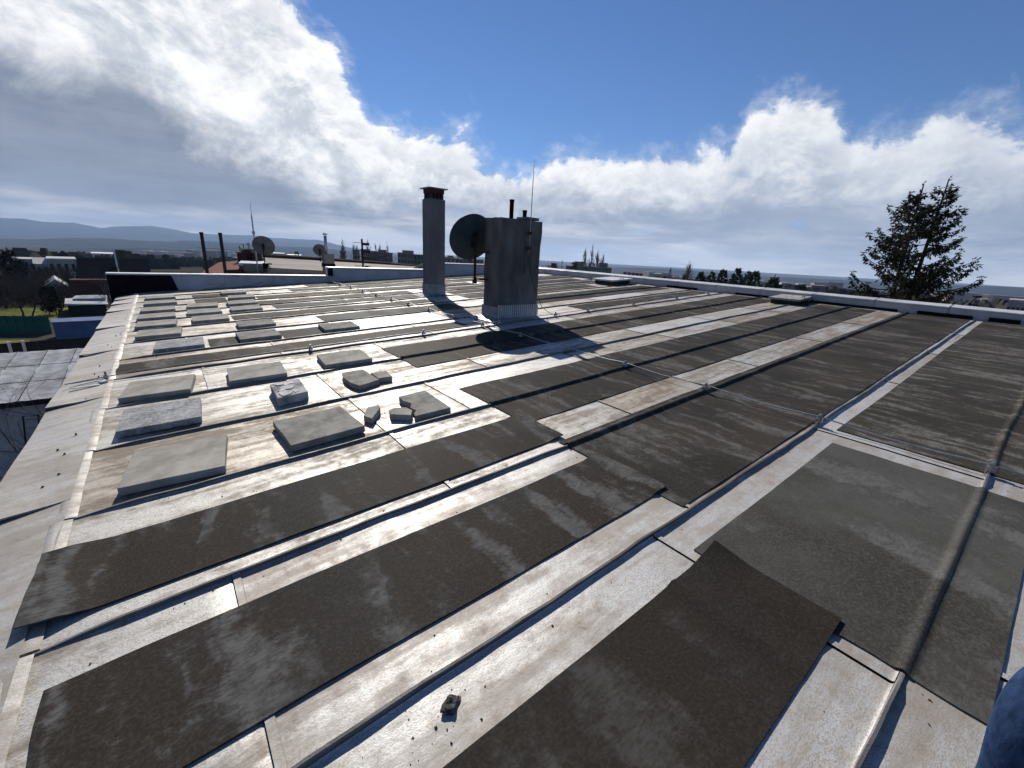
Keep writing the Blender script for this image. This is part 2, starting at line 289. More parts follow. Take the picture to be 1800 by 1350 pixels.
# ------------------------------------------------------------------ mesh helpers
class MB:
    def __init__(s): s.v = []; s.f = []
    def add(s, vs, fs):
        o = len(s.v); s.v += [tuple(q) for q in vs]; s.f += [tuple(i + o for i in f) for f in fs]; return s
    def box(s, c, d, rot=0.0, top=1.0):
        ca, sa = math.cos(rot), math.sin(rot); vs = []
        for z in (-1, 1):
            k = top if z > 0 else 1.0
            for x, y in ((-1, -1), (1, -1), (1, 1), (-1, 1)):
                px, py = x * d[0] / 2 * k, y * d[1] / 2 * k
                vs.append((c[0] + px * ca - py * sa, c[1] + px * sa + py * ca, c[2] + z * d[2] / 2))
        return s.add(vs, [(3, 2, 1, 0), (4, 5, 6, 7), (0, 1, 5, 4), (1, 2, 6, 5), (2, 3, 7, 6), (3, 0, 4, 7)])
    def prism(s, poly, z0, z1):
        n = len(poly); vs = [(x, y, z0) for x, y in poly] + [(x, y, z1) for x, y in poly]
        return s.add(vs, [tuple(range(n - 1, -1, -1)), tuple(range(n, 2 * n))] + [(i, (i + 1) % n, n + (i + 1) % n, n + i) for i in range(n)])
    def tube(s, path, rad, n=6, cap=True):
        path = [Vector(p) for p in path]; m = len(path)
        if not hasattr(rad, '__len__'): rad = [rad] * m
        vs = []; ref = None
        for i, p in enumerate(path):
            t = (path[min(i + 1, m - 1)] - path[max(i - 1, 0)])
            t = t.normalized() if t.length > 1e-9 else Vector((0, 0, 1))
            if ref is None or abs(ref.dot(t)) > 0.95: ref = Vector((1, 0, 0)) if abs(t.x) < 0.8 else Vector((0, 1, 0))
            a = (ref - t * ref.dot(t)).normalized(); b = t.cross(a); ref = a
            for k in range(n):
                q = 2 * PI * k / n; vs.append(p + (a * math.cos(q) + b * math.sin(q)) * rad[i])
        fs = [(i * n + k, i * n + (k + 1) % n, (i + 1) * n + (k + 1) % n, (i + 1) * n + k) for i in range(m - 1) for k in range(n)]
        if cap: fs += [tuple(range(n - 1, -1, -1)), tuple(range((m - 1) * n, m * n))]
        return s.add(vs, fs)
    def lathe(s, prof, c=(0, 0, 0), n=20):
        vs = [(c[0] + r * math.cos(2 * PI * k / n), c[1] + r * math.sin(2 * PI * k / n), c[2] + z) for r, z in prof for k in range(n)]
        m = len(prof)
        fs = [(i * n + k, i * n + (k + 1) % n, (i + 1) * n + (k + 1) % n, (i + 1) * n + k) for i in range(m - 1) for k in range(n)]
        return s.add(vs, fs + [tuple(range(n - 1, -1, -1)), tuple(range((m - 1) * n, m * n))])
    def grid(s, us, vs_, fn):
        nu, nv = len(us), len(vs_)
        return s.add([fn(u, v) for u in us for v in vs_], [(i * nv + j, (i + 1) * nv + j, (i + 1) * nv + j + 1, i * nv + j + 1) for i in range(nu - 1) for j in range(nv - 1)])
    def mesh(s, name):
        me = bpy.data.meshes.new(name); me.from_pydata(s.v, [], s.f); me.update(); return me
def lin(a, b, step):
    n = max(1, int(math.ceil(abs(b - a) / step))); return [a + (b - a) * i / n for i in range(n + 1)]
def obj(name, mb, material, parent=None, smooth=False, bevel=0.0):
    me = mb.mesh(name) if isinstance(mb, MB) else mb
    if material is not None and not me.materials: me.materials.append(material)
    if smooth: me.polygons.foreach_set('use_smooth', [True] * len(me.polygons))
    o = bpy.data.objects.new(name, me); COL.objects.link(o)
    if parent is not None: o.parent = parent
    if bevel:
        b = o.modifiers.new('bevel', 'BEVEL'); b.width = bevel; b.segments = 2; b.limit_method = 'ANGLE'
    return o
def tag(o, label, cat, group=None):
    o['label'] = label; o['category'] = cat
    if group: o['group'] = group
    return o
def thing(name, label, cat, mw=None, group=None):
    o = bpy.data.objects.new(name, None); COL.objects.link(o); o.empty_display_size = 0.2
    if mw is not None: o.matrix_world = mw
    return tag(o, label, cat, group)
def onroof(u, v, h=0.0, rz=0.0):
    return M_ROOF @ Matrix.Translation((u, v, h)) @ Matrix.Rotation(rz, 4, 'Z')
def upright(u, v, h=0.0, rz=0.0):
    return Matrix.Translation(W @ Vector((u, v, h))) @ Matrix.Rotation(rz, 4, 'Z')
def stuff(o): o['kind'] = 'stuff'; return o
def struct(o): o['kind'] = 'structure'; return o
def nz(x, y, z=0.0): return noise.noise((x, y, z))

# ------------------------------------------------------------------ the roof under foot
SEAM = [0.017, 0.943, 1.872, 2.803, 3.704, 4.618, 5.572, 6.445, 7.385, 8.27, 9.13, 10.0, 10.88, 11.78, 12.70, 13.60]
U0, U1, V0, V1 = -0.62, 11.42, -3.2, 13.78
SEAMS = [SEAM[0] - 0.93 * 3, SEAM[0] - 0.93 * 2, SEAM[0] - 0.93] + SEAM
def wav(u, v): return 0.006 * nz(u * 0.7, v * 0.9, 3) + 0.0045 * nz(u * 2.1, v * 2.6, 9) + 0.0015 * nz(u * 6, v * 7, 5)
def seamwob(k, u): return 0.008 * nz(u * 0.8, k * 5.3, 1) + 0.004 * nz(u * 3.1, k * 7.7, 2)
building = thing('flat_roofed_building', 'long building under our feet with a patched standing seam metal roof', 'building', M_ROOF)
roof = obj('roof', MB().box(((U0 + U1) / 2, (V0 + V1) / 2, -0.11), (U1 - U0 - 0.02, V1 - V0, 0.16)), MAT['sheet_brown'], building)
wl = MB().box(((U0 + U1) / 2 + 0.1, (V0 + V1) / 2, -4.8), (U1 - U0 - 0.3, V1 - V0 - 0.1, 9.0)); wo = obj('wall', wl, MAT['render'], building); wo.matrix_parent_inverse = M_ROOF.inverted()
JOINTS = {0: (1.62, 3.68, 5.6, 7.5, 9.4), 1: (-0.03, 1.97, 3.9, 5.8, 7.7, 9.6), 2: (1.05, 2.79, 3.95, 5.1, 7.1, 9.1), 3: (1.05, 1.785, 3.7, 5.6, 7.5, 9.4), 4: (1.02, 2.6, 4.5, 5.5, 7.4, 9.3)}
for k in range(len(SEAMS) - 1):
    a, b = SEAMS[k], SEAMS[k + 1]; kk = k - 3
    js = JOINTS.get(kk) or tuple(0.1 + (0.93 if k % 2 else 0.0) + 1.87 * i + rnd.uniform(-.15, .15) for i in range(6))
    js = [U0] + [j for j in js if U0 + 0.2 < j < U1 - 0.3] + [U1]
    for i in range(len(js) - 1):
        p, q = js[i] + 0.0008, js[i + 1] - 0.0008
        mb = MB(); du = 0.10 if kk < 6 else 0.3
        us = [p, p + 0.012, p + 0.026, p + 0.03] + lin(p + 0.06, q - 0.01, du) + [q]
        vs = [a + 0.004, a + 0.009, a + 0.0145, a + 0.03] + lin(a + 0.08, b - 0.08, 0.1 if kk < 6 else 0.3) + [b - 0.03, b - 0.0145, b - 0.009, b - 0.004]
        def fn(u, v, p=p, q=q, a=a, b=b):
            z = wav(u, v)
            e = min(v - a, b - v)
            if e < 0.014: z += 0.012 * (1 - e / 0.014) ** 2
            if u - p < 0.028 and p > U0 + .1: z += 0.005
            if q - u < 0.005: z -= 0.004
            return (u, v, z)
        mb.grid(us, vs, fn)
        mt = MAT['sheet_pale'] if (kk <= 0 and rnd.random() < 0.8) or rnd.random() < 0.2 else (MAT['sheet_brown'] if rnd.random() < 0.28 else MAT['sheet'])
        ro = obj('roof_sheet', mb, mt, roof, True); ro.modifiers.new('sharp', 'EDGE_SPLIT').split_angle = 0.55
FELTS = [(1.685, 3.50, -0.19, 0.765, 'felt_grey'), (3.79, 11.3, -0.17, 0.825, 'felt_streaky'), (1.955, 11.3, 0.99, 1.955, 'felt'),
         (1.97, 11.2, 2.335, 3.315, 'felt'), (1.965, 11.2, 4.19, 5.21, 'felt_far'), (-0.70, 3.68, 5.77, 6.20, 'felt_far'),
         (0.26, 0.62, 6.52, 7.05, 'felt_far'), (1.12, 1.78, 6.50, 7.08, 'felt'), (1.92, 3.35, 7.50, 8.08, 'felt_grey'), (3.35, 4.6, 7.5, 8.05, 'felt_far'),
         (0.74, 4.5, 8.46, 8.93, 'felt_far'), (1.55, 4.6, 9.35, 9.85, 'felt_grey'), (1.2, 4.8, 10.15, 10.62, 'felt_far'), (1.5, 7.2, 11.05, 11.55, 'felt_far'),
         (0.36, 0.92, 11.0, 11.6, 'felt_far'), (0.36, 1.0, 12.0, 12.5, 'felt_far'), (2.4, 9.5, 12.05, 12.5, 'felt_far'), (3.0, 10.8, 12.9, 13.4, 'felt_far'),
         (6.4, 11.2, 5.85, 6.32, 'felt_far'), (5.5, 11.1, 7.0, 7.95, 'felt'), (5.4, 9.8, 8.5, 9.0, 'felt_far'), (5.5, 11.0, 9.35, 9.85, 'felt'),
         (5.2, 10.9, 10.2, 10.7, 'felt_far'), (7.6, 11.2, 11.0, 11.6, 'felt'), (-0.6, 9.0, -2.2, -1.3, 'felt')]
def pressed(k, u):
    """seam height factor: the seams are beaten flat where a felt strip lies over them"""
    v = SEAMS[k]
    return (0.24 if k == 3 else 0.48) if any(a - .05 < u < b + .05 and c < v < d for a, b, c, d, m_ in FELTS) else 0.55
for k, v in enumerate(SEAMS):
    mb = MB(); us = lin(U0 - 0.03, U1 - 0.02, 0.07)
    prof = [(-0.009, 0.0), (-0.003, 0.020), (-0.008, 0.026), (-0.007, 0.039), (0.002, 0.042), (0.006, 0.034), (0.003, 0.022), (0.009, 0.0)]
    n = len(prof); vs = []
    for u in us:
        s = min(1.0, max(0.16, (u - U0 + 0.05) / 0.30)); s *= 1 + 0.16 * nz(u * 2.3, k * 3.1) + 0.10 * nz(u * 8.0, k * 1.7)
        le = seamwob(k, u); lean = 0.5 * nz(u * 1.3, k * 9.1, 4) + 0.25 * nz(u * 5, k * 2.3, 8)
        for y, z in prof: vs.append((u, v + y + le + lean * z * .6, wav(u, v) + z * s * pressed(k, u)))
    fs = [(i * n + j, i * n + j + 1, (i + 1) * n + j + 1, (i + 1) * n + j) for i in range(len(us) - 1) for j in range(n - 1)]
    fs += [tuple(range(n)), tuple(range(len(vs) - n, len(vs)))]
    mb.add(vs, fs); so = obj('standing_seam', mb, MAT['seam'], roof, True); so.modifiers.new('sharp', 'EDGE_SPLIT').split_angle = 0.6
# eave flashing: lapped sheets falling outward, a rounded lip along the roof edge
LAPS = [-3.2, -0.9, 1.02, 3.02, 4.95, 7.0, 8.85, 10.7, 11.75, 12.55, 13.3]
for i in range(len(LAPS) - 1):
    a, b = LAPS[i], LAPS[i + 1] + 0.05
    def fe(u, v, a=a, b=b):
        t = (-0.645 - u) / 0.36; lift = 0.012 * max(0, (b - v < 0.06)) if False else 0.0
        z = 0.012 - 0.045 * t + 0.006 * nz(u * 5, v * 1.7, 2) + 0.026 * ((b - v) / (b - a)) ** 2 * (0.1 + t) + 0.004
        return (u + (0.004 * nz(v * 1.1, 3.3) if u < -0.9 else 0), v, z)
    us = lin(-0.645, -1.005, 0.06); mb = MB().grid(us, lin(a, b, 0.12), lambda u, v: fe(u, v))
    e = [fe(-1.005, v) for v in lin(a, b, 0.12)]
    mb.add([p for p in e] + [(p[0] - 0.008, p[1], p[2] - 0.07) for p in e], [(j, j + 1, len(e) + j + 1, len(e) + j) for j in range(len(e) - 1)])
    s1 = [fe(u, a) for u in us]
    mb.add(s1 + [(p[0], p[1], p[2] - 0.010) for p in s1], [(j, j + 1, len(s1) + j + 1, len(s1) + j) for j in range(len(s1) - 1)])
    eo = obj('eave_sheet', mb, MAT['eave'], roof, True)
for k in range(3, len(SEAMS) - 1):
    a, b = SEAMS[k], SEAMS[k + 1]; mb = MB()
    pts = lin(a + 0.010, b - 0.010, 0.06)
    pf = [(-0.685, 0.002), (-0.676, 0.015), (-0.655, 0.021), (-0.632, 0.019), (-0.612, 0.011), (-0.600, 0.004)]
    mb.grid([q[0] for q in pf], pts, lambda u, v: (u + 0.007 * nz(v * 3, 1.0) - 0.012 * (v - a), v, dict(pf)[u] * (0.40 + 0.35 * nz(v * 4.5, 2.0 + u * 9)) + 0.004 + 0.004 * (v - a)))
    obj('eave_lip', mb, MAT['eave'], roof, True)
nm = MB()                                      # nail heads along the flashing
for v in [0.35, 0.62, 0.93, 1.25, 1.72, 2.2, 3.3, 3.42, 3.75, 3.87, 4.1, 5.0, 5.75, 5.9, 6.25, 7.2, 7.4, 8.0]:
    u = -0.72 - rnd.random() * 0.08; nm.box((u, v, 0.022 - 0.125 * (-u - 0.645)), (0.009, 0.009, 0.016), rnd.random())
stuff(obj('nail_heads', nm, MAT['rusty'], roof))

SUNK = set(SEAM)
def felt(name, u0, u1, v0, v1, mt, parent, off=0.008, th=0.005, du=0.07, curl=None, skew=0.0, seed=0, mw=None):
    """a strip of felt lying over sheets and seams, with real thickness and a slightly uneven edge"""
    cov = [s for s in SEAMS if v0 - 0.03 < s < v1 + 0.03]
    ex = []
    for s in cov: ex += [s + d for d in (-0.07, -0.055, -0.042, -0.03, -0.02, -0.01, 0, 0.01, 0.02, 0.03, 0.042, 0.055, 0.07)]
    vs = sorted(set([v for v in lin(v0, v1, 0.06) if all(abs(v - s) > 0.08 for s in cov)] + [e for e in ex if v0 <= e <= v1] + [v0, v1]))
    us = lin(u0, u1, du)
    def base(u, v):
        vv = v + 0.012 * nz(u * 0.55, seed * 3.7 + (1 if v > (v0 + v1) / 2 else 5)) * (1 if min(v - v0, v1 - v) < 0.08 else 0.4)
        uu = u + (0.012 * nz(v * 4, seed * 1.9) + skew * (v - v0) if min(u - u0, u1 - u) < 0.12 else 0)
        z = wav(uu, vv) + off
        for s in cov:
            k = SEAMS.index(s); d = abs(v - s - seamwob(k, u) - 0.007 * nz(u * 1.3, k * 9.1, 4))
            hw = 0.030 if k == 3 else 0.045
            if d < hw: z += (0.0150 if k == 3 else 0.0265) * (1 + 0.16 * max(0, nz(u * 2.3, k * 3.1))) * (math.cos(d / hw * PI) * 0.5 + 0.5)
        e = min(v - v0, v1 - v)
        z += 0.005 * max(0, nz(u * 1.6, v * 1.2, seed + 20)) + 0.003 * nz(u * 4.5, v * 1.5, seed + 4)
        for s in SEAMS:                         # a strip that stops short of a seam still rides over the sheet's turned edge
            if s not in cov and abs(v - s) < 0.03: z += 0.01
        if curl: z += curl(u, v)
        return Vector((uu, vv, z))
    mb = MB(); nu, nv = len(us), len(vs)
    top = [base(u, v) for u in us for v in vs]
    bot = [p - Vector((0, 0, th + off * 0.5)) if not (i // nv in (0, nu - 1) or i % nv in (0, nv - 1)) else p - Vector((0, 0, th)) for i, p in enumerate(top)]
    N = nu * nv
    q = lambda i, j: i * nv + j
    fs = [(q(i, j), q(i + 1, j), q(i + 1, j + 1), q(i, j + 1)) for i in range(nu - 1) for j in range(nv - 1)]
    fs += [(q(i, j + 1) + N, q(i + 1, j + 1) + N, q(i + 1, j) + N, q(i, j) + N) for i in range(nu - 1) for j in range(nv - 1)]
    for i in range(nu - 1):
        fs += [(q(i, 0), q(i, 0) + N, q(i + 1, 0) + N, q(i + 1, 0)), (q(i + 1, nv - 1), q(i + 1, nv - 1) + N, q(i, nv - 1) + N, q(i, nv - 1))]
    for j in range(nv - 1):
        fs += [(q(0, j + 1), q(0, j + 1) + N, q(0, j) + N, q(0, j)), (q(nu - 1, j), q(nu - 1, j) + N, q(nu - 1, j + 1) + N, q(nu - 1, j + 1))]
    mb.add(top + bot, fs)
    o = obj(name, mb, mt, parent, True)
    sp = o.modifiers.new('sharp', 'EDGE_SPLIT'); sp.split_angle = 0.8
    if parent is None: o.matrix_world = M_ROOF
    return o
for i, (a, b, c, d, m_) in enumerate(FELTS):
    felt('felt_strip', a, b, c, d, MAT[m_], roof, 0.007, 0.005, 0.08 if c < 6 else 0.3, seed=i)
# three loose strips lie on top
def curlA(u, v):
    z = 0.012 * max(0, min(1, (u - 1.56) / 0.1))
    du = 1.765 - u; dv = v - 0.21
    z += 0.034 * max(0, 1 - du / 0.20) ** 2 * max(0, min(1, (dv - 0.32) / 0.18))
    z += 0.016 * math.exp(-((du - 0.34) / 0.02) ** 2) * max(0, min(1, dv / 0.15))
    return z
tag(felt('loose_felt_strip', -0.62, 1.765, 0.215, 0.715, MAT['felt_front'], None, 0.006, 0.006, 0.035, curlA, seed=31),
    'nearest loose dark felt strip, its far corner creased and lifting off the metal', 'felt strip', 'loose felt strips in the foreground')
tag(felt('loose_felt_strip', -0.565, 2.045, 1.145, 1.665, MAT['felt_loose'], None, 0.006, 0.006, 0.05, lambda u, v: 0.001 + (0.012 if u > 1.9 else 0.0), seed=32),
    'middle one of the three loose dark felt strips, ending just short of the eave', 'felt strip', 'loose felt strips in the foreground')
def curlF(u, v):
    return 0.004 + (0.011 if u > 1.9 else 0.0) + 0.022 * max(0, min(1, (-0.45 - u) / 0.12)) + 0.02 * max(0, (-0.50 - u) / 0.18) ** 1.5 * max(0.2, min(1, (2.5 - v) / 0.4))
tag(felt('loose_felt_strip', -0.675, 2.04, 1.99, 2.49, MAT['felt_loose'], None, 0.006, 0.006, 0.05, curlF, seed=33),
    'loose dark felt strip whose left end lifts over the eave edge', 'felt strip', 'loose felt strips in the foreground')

# ------------------------------------------------------------------ paving slabs
def slab_mesh(poly, th=0.05, seed=0, jag=0):
    bm = bmesh.new(); r = random.Random(seed)
    pts = [Vector((x, y, 0)) for x, y in poly]
    vb = [bm.verts.new(p) for p in pts]; f = bm.faces.new(vb)
    if f.normal.z < 0: f.normal_flip()
    ex = bmesh.ops.extrude_face_region(bm, geom=[f]); tv = [g for g in ex['geom'] if isinstance(g, bmesh.types.BMVert)]
    for q in tv: q.co.z += th
    bmesh.ops.recalc_face_normals(bm, faces=bm.faces)
    bmesh.ops.bevel(bm, geom=[e for e in bm.edges], offset=0.005, segments=2, affect='EDGES', profile=0.6)
    bmesh.ops.triangulate(bm, faces=[f for f in bm.faces if len(f.verts) > 4])
    me = bpy.data.meshes.new('paving_slab'); bm.to_mesh(me); bm.free(); return me
def worn_square(seed):
    """a half metre slab with slightly wandering edges and the odd knocked corner"""
    r = random.Random(seed); out = []; c = [(-.25, -.25), (.25, -.25), (.25, .25), (-.25, .25)]
    for a in range(4):
        p, q = Vector(c[a]), Vector(c[(a + 1) % 4]); d = (q - p).normalized(); n = Vector((-d.y, d.x))
        k = r.uniform(.012, .034) if r.random() < .4 else .004
        out += [p + d * k + n * .001]
        for t in sorted(r.uniform(.1, .9) for _ in range(4)): out.append(p.lerp(q, t) + n * r.uniform(-.001, .0045))
        k = r.uniform(.012, .03) if r.random() < .3 else .004
        out += [q - d * k + n * .001]
    return [(p.x, p.y) for p in out]
SLABS = [  # u, v, rot deg, material, label
 (-0.165, 3.13, -7, 'slab', 'large pale square paving slab nearest the camera, beside the left eave'),
 (-0.24, 4.09, -3, 'slab_speckled', 'light speckled paving slab, second from the camera in the column along the eave'),
 (-0.25, 4.90, -7, 'slab', 'beige paving slab, third from the camera in the column along the eave'),
 (0.53, 4.89, -4, 'slab', 'pale square paving slab right of the third one on the eave, before the long felt strip'),
 (1.41, 4.91, -4, 'slab', 'greenish grey paving slab just behind the broken slab with the curved edge'),
 (0.665, 3.155, 2, 'slab_dark', 'large dark grey paving slab just left of the small broken chips'),
 (-0.04, 6.77, -2, 'slab_speckled', 'long looking speckled slab set in from the eave, first one beyond the long felt strip'),
 (-0.24, 7.74, -4, 'slab', 'eave column paving slab in the second row beyond the long felt strip'),
 (-0.27, 8.57, -3, 'slab', 'eave column paving slab in the third row beyond the long felt strip'),
 (-0.27, 9.38, 0, 'slab', 'eave column paving slab in the fourth row beyond the long felt strip'),
 (-0.25, 10.24, -1, 'slab', 'eave column paving slab in the third row from the back wall'),
 (-0.21, 11.22, 3, 'slab', 'eave column paving slab in the second row from the back wall'),
 (-0.21, 12.16, 3, 'slab', 'farthest paving slab of the eave column, under the black part of the back wall'),
 (0.43, 10.31, -5, 'slab', 'farthest of the three paving slabs in the middle column'),
 (0.40, 9.46, -1, 'slab', 'middle one of the three paving slabs in the middle column'),
 (0.43, 8.62, -3, 'slab', 'nearest of the three paving slabs in the middle column'),
 (1.16, 12.28, -1, 'slab', 'farthest slab of the right hand column, close to the grey back wall'),
 (1.21, 11.30, -4, 'slab', 'second slab from the back wall in the right hand column'),
 (1.09, 10.34, -1, 'slab', 'third slab from the back wall in the right hand column'),
 (1.05, 9.46, -2, 'slab', 'fourth slab from the back wall in the right hand column'),
 (0.95, 7.72, -2, 'slab_dark', 'greenish slab of the right hand column standing alone on bare metal'),
 (0.84, 6.79, 0, 'slab_dark', 'nearest slab of the right hand column, with dark felt on its right'),
 (1.92, 6.76, -3, 'slab_dark', 'lone paving slab farthest right, in front of the felt towards the chimneys')]
for i, (u, v, r, m_, lab) in enumerate(SLABS):
    o = obj('paving_slab', slab_mesh(worn_square(i + 3)), MAT[m_]); o.matrix_world = onroof(u, v, 0.007 + max(wav(u + a, v + b) for a in (-.2, 0, .2) for b in (-.2, 0, .2)) * 0.7, math.radians(r + 1.5 * nz(i, 3.3)))
    tag(o, lab, 'paving slab', 'square paving slabs laid on the metal roof')
def piece(name, poly, m_, lab, th=0.05, tilt=0.0, group='broken pieces of paving slab'):
    c = Vector((sum(p[0] for p in poly) / len(poly), sum(p[1] for p in poly) / len(poly)))
    o = obj(name, slab_mesh([(p[0] - c.x, p[1] - c.y) for p in poly], th), MAT[m_])
    o.matrix_world = onroof(c.x, c.y, 0.004 + wav(c.x, c.y)) @ Matrix.Rotation(tilt, 4, 'X'); tag(o, lab, 'broken slab', group); return o
piece('broken_slab', [(1.30, 2.865), (1.61, 2.855), (1.63, 3.35), (1.375, 3.34), (1.365, 3.22), (1.395, 3.13), (1.345, 3.05), (1.36, 2.97), (1.315, 2.92)], 'slab_dark', 'largest piece of broken paving slab, with one jagged side, beside the small chips')
piece('broken_slab', [(1.165, 3.015), (1.285, 2.905), (1.335, 2.99), (1.325, 3.08), (1.25, 3.13), (1.19, 3.11)], 'slab', 'curved wedge chip lying against the jagged broken slab')
piece('broken_slab', [(0.985, 3.11), (1.02, 3.02), (1.155, 3.20), (1.165, 3.26), (1.075, 3.265)], 'slab', 'small diamond shaped chip between the dark slab and the wedge chip')
piece('broken_slab', [(1.205, 4.33), (1.165, 4.16), (1.17, 3.98), (1.21, 3.83), (1.425, 3.90), (1.415, 4.335)], 'slab_dark', 'broken paving slab with a curved left side, in front of the greenish square slab')
piece('broken_slab', [(1.436, 4.16), (1.433, 3.935), (1.565, 3.92), (1.59, 4.13)], 'slab', 'short block tucked against the right side of the curved broken slab')
ch = piece('flaking_slab', [(0.53, 3.84), (0.775, 3.88), (0.80, 4.30), (0.545, 4.27)], 'flaky', 'thick chunk of slab with white flaking skin on top', 0.075, group=None)
fl = MB()
for i in range(7):
    x, y = rnd.uniform(-.09, .08), rnd.uniform(-.15, .15); n = 6; r0 = rnd.uniform(.035, .08)
    fl.prism([(x + r0 * rnd.uniform(.5, 1.1) * math.cos(2 * PI * k / n), y + r0 * 1.3 * rnd.uniform(.5, 1.1) * math.sin(2 * PI * k / n)) for k in range(n)], 0.074, 0.079 + 0.0007 * i)
obj('white_flake', fl, MAT['flake'], ch)
# lump of stone
def lump(name, c, size, seed, m_, lab, cat):
    bm = bmesh.new(); bmesh.ops.create_icosphere(bm, subdivisions=3, radius=1)
    for v in bm.verts:
        p = v.co.copy(); k = 0.75 + 0.5 * nz(p.x * 1.3 + seed, p.y * 1.3, p.z * 1.3) + 0.22 * nz(p.x * 4, p.y * 4 + seed, p.z * 4)
        v.co = Vector((p.x * size[0] * k, p.y * size[1] * k, max(-0.25, p.z) * size[2] * k))
    me = bpy.data.meshes.new(name); bm.to_mesh(me); bm.free()
    o = obj(name, me, MAT[m_]); o.matrix_world = onroof(c[0], c[1], 0.008, 0.5); return tag(o, lab, cat)
lump('rubble_lump', (0.435, 0.845), (0.042, 0.030, 0.022), 3, 'stone', 'small rough dark lump lying on bare metal beside the nearest seam', 'stone')

gb_ = MB(); r = random.Random(44)
for i in range(620):
    if i < 260: u, v = r.uniform(-.5, 3.2), r.uniform(0.1, 5.5)
    elif i < 470: k = r.choice(SEAM[:8]); u, v = r.uniform(-.5, 5.0), k - abs(r.gauss(0.03, .035)) - .012
    else: a = r.choice(((1.05, 3.15), (1.3, 3.0), (1.5, 4.05), (.67, 4.05), (.4, .85))); u, v = r.gauss(a[0], .14), r.gauss(a[1], .10)
    q = abs(r.gauss(0, .0016)) + .0009; gb_.box((u, v, wav(u, v) + q * .45), (q * 2, q * r.uniform(1, 2), q * 1.3), r.random() * 3, .6)
go = stuff(obj('roof_grit', gb_, MAT['stone'])); go.matrix_world = M_ROOF
# ------------------------------------------------------------------ lightning conductor
def clampbits(parent, u, v, along, m_='steel'):
    k = min(SEAMS, key=lambda s: abs(s - v)); z = 0.04 if abs(k - v) < 0.05 else 0.0
    c = MB().box((u, v, z + 0.006), (0.035, 0.045, 0.03)).box((u, v, z + 0.032), (0.018, 0.022, 0.03)).lathe([(0.009, 0), (0.009, 0.012)], (u, v, z + 0.045), 6)
    c.box((u - 0.012, v + 0.018, z - 0.012), (0.022, 0.008, 0.045))
    obj('clamp', c, MAT[m_], parent)
lc = thing('lightning_conductor', 'thin lightning conductor wire crossing all the seams on small clamps', 'wire', M_ROOF)
pts = []
for a, b in zip(SEAMS[2:-1], SEAMS[3:]):
    for t in (0, .25, .5, .75): pts.append((3.775 + 0.008 * nz(a * 3 + t, 1), a + (b - a) * t, 0.075 - 0.022 * math.sin(PI * t)))
pts.append((3.775, SEAMS[-1], 0.07)); obj('wire', MB().tube(pts, 0.0052, 6), MAT['steel'], lc, True)
for v in SEAMS[2:]: clampbits(lc, 3.775, v, 1)
lc2 = thing('lightning_conductor', 'conductor wire clamped along the top of one seam from the eave to the right parapet', 'wire', M_ROOF)
pts = [(-0.95, 5.54, 0.03), (-0.72, 5.565, 0.04), (-0.55, 5.572, 0.05)]
for u in lin(-0.4, 11.2, 0.3): pts.append((u, 5.572 + seamwob(9, u), 0.062 + 0.006 * nz(u * 2, 8)))
pts += [(11.33, 5.50, 0.09), (11.43, 5.42, 0.16), (11.50, 5.40, 0.24)]
obj('wire', MB().tube(pts, 0.0052, 6), MAT['steel'], lc2, True)
for u in (-0.66, 1.22, 2.75, 4.1, 5.35, 6.2, 7.6, 9.2, 10.6): clampbits(lc2, u, 5.572, 0)
sp = MB(); sp.box((-0.78, 5.60, 0.022), (0.26, 0.03, 0.008), 0.12).box((-0.80, 5.40, 0.018), (0.20, 0.03, 0.008), -0.05).box((-0.68, 5.47, 0.025), (0.05, 0.07, 0.02), 0.4)
obj('eave_bracket', sp, MAT['cap'], lc2)

# ------------------------------------------------------------------ chimneys
def wobbly_shaft(wx, wy, h, seed, amp=0.006, taper=1.0, nz_=14):
    mb = MB(); per = []
    def side(n):
        return [(-wx / 2 + wx * i / n, -wy / 2) for i in range(n)] + [(wx / 2, -wy / 2 + wy * i / n) for i in range(n)] + [(wx / 2 - wx * i / n, wy / 2) for i in range(n)] + [(-wx / 2, wy / 2 - wy * i / n) for i in range(n)]
    pl = side(6); n = len(pl); vs = []
    for j in range(nz_ + 1):
        z = h * j / nz_ ; k = 1 + (taper - 1) * j / nz_
        for x, y in pl:
            vs.append((x * k + amp * nz(x * 6 + seed, y * 6, z * 4), y * k + amp * nz(x * 6, y * 6 + seed, z * 4 + 7), z + (0.012 * nz(x * 9, y * 9, seed) if j == nz_ else 0)))
    fs = [(j * n + i, j * n + (i + 1) % n, (j + 1) * n + (i + 1) % n, (j + 1) * n + i) for j in range(nz_) for i in range(n)] + [tuple(range(nz_ * n, (nz_ + 1) * n))]
    return mb.add(vs, fs)
def apron(wx, wy, flare, h, z0=0.0):
    mb = MB(); a = [(-wx / 2, -wy / 2), (wx / 2, -wy / 2), (wx / 2, wy / 2), (-wx / 2, wy / 2)]
    rings = [(1.0, h), (1.0, h * 0.25), (1.0 + 2 * flare, 0.012), (1.0 + 2.1 * flare, 0.0)]
    vs = []
    for i, (k, z) in enumerate(rings):
        for x, y in a: vs.append((x + math.copysign((k - 1) * 0.5, x), y + math.copysign((k - 1) * 0.5, y), z0 + z))
    fs = [(i * 4 + (j + 1) % 4, i * 4 + j, (i + 1) * 4 + j, (i + 1) * 4 + (j + 1) % 4) for i in range(3) for j in range(4)]
    return mb.add(vs, fs)
wc = thing('white_chimney', 'slender square whitewashed chimney with a dark brick vent and sheet cap', 'chimney', upright(4.955, 9.385, -0.02))
obj('shaft', wobbly_shaft(0.385, 0.36, 2.15, 2, 0.004), MAT['white_plaster'], wc, True).modifiers.new('es', 'EDGE_SPLIT').split_angle = 0.9
